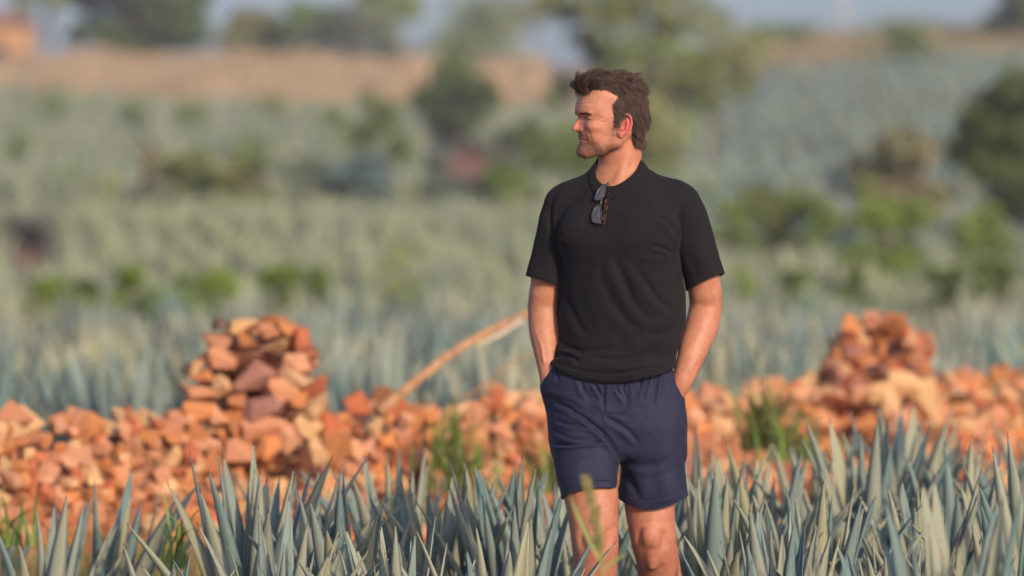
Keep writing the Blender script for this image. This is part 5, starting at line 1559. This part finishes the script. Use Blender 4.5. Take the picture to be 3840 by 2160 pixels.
SHORTS_FOLDS = [
    (S3((320, 120), (318, 215)), 4, 4, 'v'), (S3((540, 220), (575, 270), (605, 320)), 5, 4.5, 'c'), (S3((615, 200), (610, 300), (612, 405)), 3.5, 3.5, 'v'),
    (S3((735, 215), (730, 265), (755, 330)), 5, 3.0, 'c'), (S3((840, 185), (838, 265)), 5, 3.5, 'v'), (S3((900, 170), (875, 240), (850, 330)), 6, 3, 'c'),
    (S3((955, 150), (935, 230), (920, 360)), 5, 3.5, 'v'), (S3((1005, 130), (990, 210), (985, 300)), 6, 2.5, 'c'),
    (S3((690, 260), (720, 300), (750, 350)), 5, 2.5, 'c'), (S3((460, 190), (480, 260), (530, 330)), 7, 2.5, 'c'),
    (S3((612, 408), (680, 416), (755, 410)), 3, 2.0, 'v'), (S3((762, 230), (765, 320), (757, 405)), 4, 1.6, 'v'),
    (S3((390, 395), (460, 425), (530, 475), (600, 530), (650, 590), (700, 680), (722, 740)), 8, 7.0, 'c'),
    (S3((300, 350), (380, 375), (430, 400)), 7, 4, 'c'), (S3((300, 455), (380, 480), (480, 490)), 6, 3.0, 'c'), (S3((285, 520), (380, 560), (470, 575), (560, 570)), 6, 3.5, 'c'),
    (S3((440, 480), (500, 500), (560, 520)), 5, 2.5, 'c'), (S3((240, 270), (330, 300), (430, 330), (520, 390)), 8, 3, 'r'),
    (S3((268, 606), (330, 610), (420, 604), (520, 592), (650, 586)), 5, 6.0, 'c'),
    (S3((610, 430), (670, 460), (760, 520), (830, 600)), 9, 3.0, 'c'), (S3((540, 345), (640, 400), (740, 470)), 10, 2.5, 'r'),
    (S3((640, 560), (690, 640), (760, 710), (850, 738), (950, 728), (1050, 680)), 12, 2.0, 'c'),
    (S3((720, 720), (750, 800), (790, 870), (830, 950)), 10, 6.0, 'v'), (S3((800, 700), (850, 830), (880, 960)), 18, 2.0, 'r'),
    (S3((1110, 300), (1098, 400), (1090, 500), (1110, 640), (1135, 800), (1142, 930)), 4, 3.0, 'v'),
    (S3((1100, 330), (1120, 390), (1130, 400)), 5, 3, 'c'), (S3((1096, 420), (1120, 470), (1126, 500)), 5, 2.5, 'c'),
    (S3((980, 800), (1010, 880), (1020, 980)), 20, 3.0, 'r'), (S3((420, 700), (440, 800), (470, 880)), 24, 3, 'r'), (S3((570, 680), (590, 780), (620, 880)), 22, 2.5, 'v'),
]
def shorts_hem(P):
    px = P[:, 0] * 905.6 + 1555
    zl = np.interp(px, [1395, 1412, 1425, 1440, 1480, 1515, 1556], [mz(y) for y in (1252, 1245, 1236, 1229, 1219, 1218, 1222)])
    zl = zl - np.clip(P[:, 1] + 0.09, 0, 0.2) * 0.28
    zr = np.interp(px, [1545, 1556, 1575, 1597, 1620, 1650, 1680, 1705, 1732], [mz(y) for y in (1250, 1255, 1266, 1274, 1278, 1276, 1268, 1258, 1246)])
    zr = zr + np.clip(P[:, 1] - 0.0, 0, 0.2) * 0.30
    w = np.clip((P[:, 0] + 0.0015) / 0.001, 0, 1)
    return zl * (1 - w) + zr * w
def build_shorts():
    h = 0.0028
    V, Q = mesh_implicit(shorts_sdf, np.arange(-0.25, 0.23, h), np.arange(-0.23, 0.17, h), np.arange(0.575, 1.05, h))
    T = quads_to_tris(Q); N = normals_of(V, T)
    D = 1.7 * fold_field(V, N, SHORTS_FOLDS)
    D += 0.0014 * wnoise(V * np.array([1, 1, 0.7]), 7, 8) + 0.0005 * wnoise(V, 30, 9, 2)
    # double hem
    hz = shorts_hem(V)
    D += 0.0010 * (V[:, 2] < hz + 0.022)
    V = V + N * D[:, None]
    s = np.minimum(V[:, 2] - shorts_hem(V), 1.035 - V[:, 2])
    # the slanted pocket mouth on the right side of the picture, the one on the left lies further round
    px = V[:, 0] * 905.6 + 1555; py = 724.5 - (V[:, 2] - 1.22) * 905.6
    edge = np.interp(py, [915, 930, 960, 986], [1683, 1690, 1704, 1716])
    s = np.where((px > edge) & (py < 984) & (V[:, 1] < 0.01), np.minimum(s, np.maximum((edge - px) / 905.6, (py - 984) / 905.6)), s)
    V, T = clip_mesh(V, T, s)
    V, T = biggest(V, T)
    me = mesh_data('shorts', V, T, [M_shorts])
    o = link('shorts', me, man)
    solidify(o, 0.0014)
    return o
shorts = build_shorts()
def drape(sdf, pts_px, lift=0.0012, ylo=-0.24, yhi=0.0):
    """drop a line drawn on the front outline (px) onto a garment, from the front"""
    L = catmull(pts_px, 10 * len(pts_px))
    x = mx(L[:, 0]); z = mz(L[:, 1])
    lo = np.full(len(L), ylo); hi = np.full(len(L), yhi)
    for _ in range(22):
        m = (lo + hi) / 2
        d = sdf(np.stack([x, m, z], 1)); lo = np.where(d < 0, lo, m); hi = np.where(d < 0, m, hi)
    return np.stack([x, lo - lift, z], 1)
def seam(name, sdf, px, parent, m, r=0.0009, lift=0.001):
    return tube(name, drape(sdf, px, lift), r, [m], parent, seg=5)
seam('pocket_edge', shorts_sdf, [(1688, 926), (1697, 945), (1706, 964), (1717, 986)], shorts, M_stitch, 0.0020, 0.0012)
for _q in (((612, 225), (611, 320), (612, 402)), ((612, 402), (680, 410), (748, 404)), ((764, 235), (763, 320), (750, 403))):
    seam('fly_seam', shorts_sdf, S3(*_q), shorts, M_stitch, 0.0009, 0.0002)
seam('hem_seam', shorts_sdf, [(1412, 1228), (1440, 1211), (1480, 1202), (1515, 1201), (1550, 1205)], shorts, M_stitch, 0.0006, 0.0008)
seam('hem_seam', shorts_sdf, [(1560, 1238), (1575, 1248), (1597, 1256), (1620, 1259), (1650, 1258), (1680, 1250), (1725, 1230)], shorts, M_stitch, 0.0006, 0.0008)
seam('centre_seam', shorts_sdf, S3((600, 400), (606, 450), (622, 520), (660, 600), (700, 690)), shorts, M_stitch, 0.0007, 0.0006)
seam('hem_seam', shirt_sdf, [(1396, 917), (1430, 930), (1450, 935), (1490, 941), (1530, 944), (1570, 942), (1600, 936), (1640, 927), (1690, 911)], shirt, M_rib, 0.0006, 0.0032)
seam('cuff_seam', shirt_sdf, [(1742, 712), (1765, 706), (1790, 694), (1812, 680)], shirt, M_rib, 0.0006, 0.0012)
seam('cuff_seam', shirt_sdf, [(1334, 686), (1352, 697), (1375, 702), (1402, 706)], shirt, M_rib, 0.0006, 0.0012)
seam('armhole_seam', shirt_sdf, S2((1100, 240), (1150, 290), (1150, 300), (1060, 360), (1046, 430), (1030, 520)), shirt, M_rib, 0.0007, 0.0008)
0 and seam('shoulder_seam', shirt_sdf, S2((840, 95), (930, 140), (1020, 185), (1110, 245)), shirt, M_rib, 0.0008, 0.0008)
# back pocket flap edge that shows at the side
# shoes (below the picture's edge)
M_shoe = mat('shoe_leather', (0.10, 0.07, 0.05), 0.6)
M_sole = mat('shoe_sole', (0.6, 0.58, 0.54), 0.7)
for pts, y0 in (([(mx(1492), -0.040, 0.075, 0.045), (mx(1488), -0.12, 0.060, 0.046), (mx(1484), -0.215, 0.043, 0.040)], 0), ([(mx(1690), 0.270, 0.105, 0.045), (mx(1688), 0.205, 0.070, 0.046), (mx(1686), 0.125, 0.043, 0.040)], 1)):
    f = lambda P: smax(chain(P, pts, 0.02), 0.012 - P[:, 2], 0.004)
    cx = pts[0][0]
    V, Q = mesh_implicit(f, np.arange(cx - 0.08, cx + 0.08, 0.007), np.arange(-0.28, 0.36, 0.007), np.arange(-0.02, 0.20, 0.007))
    sh = link('shoe', mesh_data('shoe', V, Q, [M_shoe]), man)

# ---- hair
M_hair = mat('brown_hair', (0.085, 0.050, 0.034), 0.48)
_t = NT(M_hair)
_hi = _t.n('ShaderNodeHairInfo')
_t.base(_t.ramp(_hi.outputs['Random'], [(0.0, (0.034, 0.022, 0.017)), (0.55, (0.080, 0.050, 0.036)), (0.85, (0.135, 0.084, 0.060)), (1.0, (0.20, 0.135, 0.10))]))
_t.p.inputs['Specular IOR Level'].default_value = 0.35
def curves_obj(name, strands, radius, parent, m):
    n, k, _ = strands.shape
    cd = bpy.data.hair_curves.new(name)
    cd.add_curves([k] * n)
    cd.attributes['position'].data.foreach_set('vector', strands.astype(np.float32).ravel()) if 'position' in cd.attributes else cd.points.foreach_set('position', strands.astype(np.float32).ravel())
    a = cd.attributes.get('radius') or cd.attributes.new('radius', 'FLOAT', 'POINT')
    rad = radius * np.interp(np.linspace(0, 1, k), [0, 0.6, 1], [1, 0.8, 0.15])
    a.data.foreach_set('value', np.tile(rad, n).astype(np.float32))
    cd.materials.append(m)
    o = bpy.data.objects.new(name, cd); o.parent = parent
    COL.objects.link(o)
    return o
def unit(v): return v / np.maximum(np.linalg.norm(v, axis=-1, keepdims=True), 1e-9)
def build_hair():
    H = to_head(BV)
    m = (BV[:, 2] > 1.55) & (hair_mask(H + rng.normal(0, 0.0028, H.shape)) > 0.5)
    idx = np.nonzero(m)[0]
    N = normals_of(BV, BQ)
    pick = rng.choice(idx, 34000)
    root = H[pick] + rng.normal(0, 0.0008, (len(pick), 3))
    Nn = N[pick]; nh = np.stack([Nn @ HD, Nn @ HL, Nn[:, 2]], 1)
    f, l, u = root.T; al = np.abs(l)
    r = rng.random(len(f))
    n = len(f)
    # clumps: every strand follows the offset of its clump leader
    cell = np.floor(root / 0.0105).astype(int)
    key = (cell[:, 0] * 73856093) ^ (cell[:, 1] * 19349663) ^ (cell[:, 2] * 83492791)
    uk, inv = np.unique(key, return_inverse=True); inv = inv.ravel()
    cr = rng.normal(size=(len(uk), 3))[inv]; clen = rng.uniform(0.75, 1.2, len(uk))[inv]
    cc = np.zeros((len(uk), 3)); cnt = np.zeros(len(uk)); np.add.at(cc, inv, root); np.add.at(cnt, inv, 1); cc = (cc / cnt[:, None])[inv]
    top = np.clip((u - 0.095) / 0.025, 0, 1); top = np.maximum(top, np.clip((f - 0.045) / 0.03, 0, 1))
    frontal = np.clip((f - 0.040) / 0.035, 0, 1)
    back = np.clip((-f - 0.02) / 0.04, 0, 1)
    side = (1 - top)
    L = 0.029 + 0.013 * top + 0.012 * back * side + 0.012 * frontal
    L = np.where((u < 0.012) & (f > -0.02), 0.010, L)          # sideburn
    L = np.where((u < 0.06) & (f > 0.005) & (al > 0.05), np.minimum(L, 0.022), L)
    nape = (u < -0.02) & (f < -0.03)
    L = np.where(nape, 0.026, L)
    L = L * clen * rng.uniform(0.8, 1.1, n)
    K = 11
    P = root.copy(); out = [root - nh * 0.001]
    for k in range(1, K):
        t = k / (K - 1)
        f_, l_, u_ = P.T
        # combed back over the top; back and down at the sides; down at the back
        dtop = np.stack([np.full(n, -1.0), 0.18 * np.sign(l_) * np.ones(n), np.full(n, 0.25 - 0.9 * t)], 1)
        dfr = np.stack([1.1 - 1.9 * t * np.ones(n), 0.35 + 0.0 * l_, 0.75 - 0.5 * t + 0 * l_], 1)
        dside = np.stack([np.full(n, -0.80), 0 * l_, np.full(n, -0.55 - 0.3 * t)], 1)
        dback = np.stack([-0.25 + 0.15 * t + 0 * l_, 0 * l_, np.full(n, -1.0)], 1)
        d = dside * side[:, None] + dtop * top[:, None]
        d = d * (1 - frontal[:, None]) + unit(dfr) * frontal[:, None]
        bb = (back * side)[:, None]
        d = d * (1 - bb) + dback * bb
        d = unit(d) + cr * (0.08 + 0.26 * top + 0.03 * back)[:, None] + rng.normal(size=(n, 3)) * 0.10
        w = wnoise(P, 16, 5, 1)[:, None]
        d = d + np.stack([np.zeros(n), np.sign(l_ + 1e-6), 0.5 * np.ones(n)], 1) * w * 0.18
        # stay outside the head, lifted more on top
        lift = (0.12 + 0.36 * top * (1 - t)) * (1 - 0.75 * t)
        d = unit(d) + nh * lift[:, None] * (0.8 if k < 4 else 0.35)
        P = P + unit(d) * (L / (K - 1))[:, None]
        P = P + (cc - root) * (0.034)                  # draw the clump together
        sd = head_sdf(P, ears=False)
        want = 0.0012 + (0.006 * top * min(1, t * 2) + 0.003 * (1 - top) * min(1, t * 1.5)) * (0.3 + 0.9 * r)
        push = np.maximum(want - sd, 0)
        g = P - np.array([0.0, 0, 0.045]); g = unit(g / np.array([0.09, 0.072, 0.085]) ** 2)
        P = P + g * push[:, None]
        out.append(P.copy())
    S = np.stack(out, 1)
    W = HO + S[..., :1] * HD + S[..., 1:2] * HL + S[..., 2:3] * np.array([0, 0, 1.0])
    o = curves_obj('hair', W, 0.00029, man, M_hair)
    # fly-away strands
    q = rng.choice(n, 700, replace=False); q = q[(root[q, 2] > 0.07)]
    W2 = W[q].copy(); tt = np.linspace(0, 1, K)[None, :, None]
    nw = Nn[q][:, None, :]
    W2 = W2 + nw * tt ** 1.3 * rng.uniform(0.004, 0.016, (len(q), 1, 1)) + rng.normal(0, 0.008, (len(q), 1, 3)) * tt
    curves_obj('loose_strands', W2, 0.00028, o, M_hair)
    return o
hair = build_hair()
def build_brows():
    st = []
    for sgn in (1, -1):
        for i in range(150):
            t = rng.random()
            p = np.array([0.1090 - 0.020 * t ** 1.4, sgn * (0.016 + 0.036 * t), 0.0325 + 0.0040 * math.sin(t * 2.6) - 0.003 * t + rng.normal(0, 0.0013)])
            d = np.array([-0.3 - 0.3 * t, sgn * (0.9), 0.30 - 0.35 * t]) + rng.normal(0, 0.15, 3)
            d /= np.linalg.norm(d)
            L = rng.uniform(0.006, 0.010)
            pts = [p + d * L * k / 4 for k in range(5)]
            st.append(pts)
    S = np.array(st); n = len(S)
    flat = S.reshape(-1, 3)
    for _ in range(3):
        sd = head_sdf(flat, ears=False)
        g = np.stack([head_sdf(flat + np.array(e) * 1e-3, ears=False) - sd for e in ((1, 0, 0), (0, 1, 0), (0, 0, 1))], 1) / 1e-3
        flat = flat - unit(g) * (sd - 0.0009)[:, None]
    W = from_head(flat).reshape(S.shape)
    return curves_obj('eyebrows', W, 0.00028, man, M_hair)
build_brows()
def build_stubble():
    H = to_head(BV); S = np.stack([H[:, 0], np.abs(H[:, 1]), H[:, 2]], 1)
    gs = lambda c, r: np.exp(-(((S - np.array(c)) / np.array(r)) ** 2).sum(1))
    w = gs((0.085, 0.0, -0.068), (0.040, 0.045, 0.024)) + 0.8 * gs((0.103, 0.0, -0.027), (0.018, 0.022, 0.008)) + 0.8 * gs((0.045, 0.045, -0.060), (0.040, 0.022, 0.016)) + 0.35 * gs((0.02, 0.062, -0.025), (0.016, 0.02, 0.03))
    w = w * (BV[:, 2] > 1.57) * (np.abs(H[:, 2] + 0.0385) > 0.006); w[w < 0.12] = 0
    N = normals_of(BV, BQ)
    k = rng.choice(len(w), 5200, p=w / w.sum())
    P = BV[k] + rng.normal(0, 0.0008, (len(k), 3)); d = unit(N[k] + np.array([0, 0, -0.9]) + rng.normal(0, 0.3, (len(k), 3)))
    L = rng.uniform(0.0015, 0.0032, (len(k), 1))
    W = np.stack([P - N[k] * 0.0006, P + d * L * 0.5, P + d * L], 1)
    return curves_obj('stubble', W, 0.00016, man, M_hair)
build_stubble()
def limb_hair():
    Z = BV[:, 2]; X = BV[:, 0]
    w = ((Z < 1.22) & (Z > 0.99) & ((X > 0.19) | (X < -0.17))) * 1.0 + ((Z < 0.62) & (Z > 0.15)) * 1.0
    N = normals_of(BV, BQ)
    k = rng.choice(len(w), 5200, p=w / w.sum())
    P = BV[k] + rng.normal(0, 0.003, (len(k), 3)) * (1 - np.abs(N[k])); d = unit(N[k] * 0.45 + np.array([0, 0, -1.0]) + rng.normal(0, 0.35, (len(k), 3)))
    L = rng.uniform(0.006, 0.014, (len(k), 1))
    W = np.stack([P - N[k] * 0.0008, P + d * L * 0.5, P + (d + np.array([0, 0, -0.2])) * L], 1)
    return curves_obj('body_hair', W, 0.00010, man, M_hair)
limb_hair()
# eyeballs behind the narrowed lids
M_eye = mat('eye_white', (0.55, 0.47, 0.42), 0.25)
M_iris = mat('iris', (0.05, 0.05, 0.045), 0.15)
for sgn in (1, -1):
    c = from_head(np.array([[0.0775, sgn * 0.0345, 0.0185]]))[0]
    bm = bmesh.new(); bmesh.ops.create_uvsphere(bm, u_segments=24, v_segments=16, radius=0.0131)
    me = bpy.data.meshes.new('eye'); bm.to_mesh(me); bm.free()
    me.materials.append(M_eye); me.materials.append(M_iris)
    me.polygons.foreach_set('use_smooth', [True] * len(me.polygons))
    for p in me.polygons:
        if p.center.z > 0.0110: p.material_index = 1
    e = link('eye', me, man, loc=Vector(c))
    e.rotation_euler = Vector(HD).to_track_quat('Z', 'Y').to_euler()

# ---- sunglasses hanging from the collar (a thing of their own)
def build_glasses():
    g = empty('sunglasses', (MAN_X, MAN_Y, 0))
    tag(g, 'folded tortoiseshell sunglasses with grey lenses hanging from the collar of the black t-shirt', 'sunglasses')
    M_fr = mat('glasses_frame', (0.07, 0.055, 0.05), 0.30)
    M_tort = mat('tortoiseshell', (0.20, 0.08, 0.03), 0.2)
    t = NT(M_tort); t.base(t.ramp(t.noise(70, 3, 0.6, t.obj()), [(0.40, (0.012, 0.008, 0.006)), (0.58, (0.07, 0.028, 0.012)), (0.72, (0.34, 0.19, 0.07))]))
    M_lens = mat('grey_lens', (0.06, 0.064, 0.078), 0.08)
    M_lens.node_tree.nodes['Principled BSDF'].inputs['Specular IOR Level'].default_value = 1.0
    M_lens.node_tree.nodes['Principled BSDF'].inputs['Coat Weight'].default_value = 0.8
    gx, gz = np.meshgrid(np.linspace(-0.058, -0.026, 5), np.linspace(1.392, 1.50, 8)); gx = gx.ravel(); gz = gz.ravel()
    lo = np.full(len(gx), -0.25); hi = np.full(len(gx), 0.0)
    for _ in range(20):
        md = (lo + hi) / 2; dd = shirt_sdf(np.stack([gx, md, gz], 1)); lo = np.where(dd < 0, lo, md); hi = np.where(dd < 0, md, hi)
    PL = np.linalg.lstsq(np.stack([np.ones(len(gx)), gx, gz], 1), lo, rcond=None)[0]
    PL[0] += (lo - (PL[0] + PL[1] * gx + PL[2] * gz)).min() - 0.004
    # plane of the glasses: they hang by one temple, lenses one above the other; outline points traced px on the front
    def Z1(x, y): return (2140 + x * 0.17943) * 0.67083, (640 + y * 0.17943) * 0.67083
    def pt(x, y, dy):
        a, b = Z1(x, y)
        X, Z = mx(a), mz(b)
        return np.array([X, ysurf(X, Z) - dy, Z])
    def ysurf(X, Z):
        return PL[0] + PL[1] * X + PL[2] * Z
    def outline(pts, grow):
        L = catmull(pts + pts[:3], 60)[: -1]
        P = np.array(pts, float)
        n = 48
        ext = np.vstack([P, P, P])
        m = len(P)
        t = np.linspace(m, 2 * m, n, endpoint=False)
        i = t.astype(int); f = (t - i)[:, None]
        g_ = lambda k: ext[(i + k) % len(ext)]
        c = 0.5 * ((2 * g_(0)) + (-g_(-1) + g_(1)) * f + (2 * g_(-1) - 5 * g_(0) + 4 * g_(1) - g_(2)) * f ** 2 + (-g_(-1) + 3 * g_(0) - 3 * g_(1) + g_(2)) * f ** 3)
        ce = c.mean(0); v = c - ce
        return ce + v * (1 + grow / np.linalg.norm(v, axis=1, keepdims=True))
    lens_px = ([(718, 300), (712, 360), (690, 450), (660, 520), (620, 575), (575, 598), (520, 600), (500, 575), (515, 520), (560, 430), (620, 350), (680, 300)],
               [(608, 740), (612, 850), (606, 960), (600, 1050), (560, 1075), (490, 1065), (450, 1045), (440, 980), (448, 900), (480, 820), (530, 750), (580, 720)])
    for k, lp in enumerate(lens_px):
        o_in = outline(lp, 0); o_out = outline(lp, 24)
        n = len(o_in)
        ce = o_in.mean(0)
        V = []; F = []
        rings = [(o_in * 0.5 + ce * 0.5, 0.0052), (o_in, 0.0035)]
        V.append(pt(ce[0], ce[1], 0.0058))
        for rg, dy in rings:
            for q in rg: V.append(pt(q[0], q[1], dy))
        for i in range(n): F.append((0, 1 + i, 1 + (i + 1) % n))
        for i in range(n): F.append((1 + i, 1 + n + i, 1 + n + (i + 1) % n, 1 + (i + 1) % n))
        link('lens', mesh_data('lens', V, F, [M_lens]), g)
        prof = [(o_in, 0.0010), (o_in, 0.0058), ((o_in + o_out) / 2, 0.0068), (o_out, 0.0054), (o_out, 0.0000), (o_in, 0.0010)]
        V = np.array([[pt(q[0], q[1], dy) for rg, dy in prof for q in (rg[i],)] for i in range(n)])
        m = len(prof)
        F = [(i * m + j, ((i + 1) % n) * m + j, ((i + 1) % n) * m + j + 1, i * m + j + 1) for i in range(n) for j in range(m - 1)]
        link('rim', mesh_data('rim', V.reshape(-1, 3), np.array(F), [M_fr]), g)
    tube('bridge', [pt(668, 520, 0.004), pt(640, 570, 0.0065), pt(625, 630, 0.0065), pt(622, 690, 0.0065), pt(612, 740, 0.004)], [0.0022, 0.0024, 0.0022, 0.0024, 0.0022], [M_fr], g, seg=8)
    # hinge end piece, upper corner of the upper lens
    tube('end_piece', [pt(735, 330, 0.004), pt(760, 270, 0.003), pt(772, 236, 0.0)], [0.0028, 0.0026, 0.0016], [M_fr], g, seg=8)
    tube('end_piece', [pt(575, 1080, 0.004), pt(600, 1095, 0.004), pt(622, 1100, 0.003)], [0.0026, 0.0026, 0.0020], [M_fr], g, seg=8)
    # temples folded behind the lenses; one hooks over the collar
    tube('temple', [pt(745, 500, 0.003), pt(765, 600, 0.002), pt(752, 720, 0.002), pt(715, 850, 0.003), pt(700, 960, 0.003), pt(690, 1050, 0.003), pt(665, 1120, 0.003)],
         [0.0014, 0.0020, 0.0026, 0.0026, 0.0030, 0.0036, 0.0030], [M_tort], g, seg=8)
    tube('temple', [pt(770, 250, -0.004), pt(790, 330, -0.012), pt(770, 500, -0.004), pt(720, 620, -0.001), pt(690, 800, -0.001), pt(660, 960, 0.000), pt(640, 1060, 0.002)],
         [0.0026, 0.0026, 0.0026, 0.0032, 0.0032, 0.0034, 0.0024], [M_tort], g, seg=8)
    return g
glasses = build_glasses()
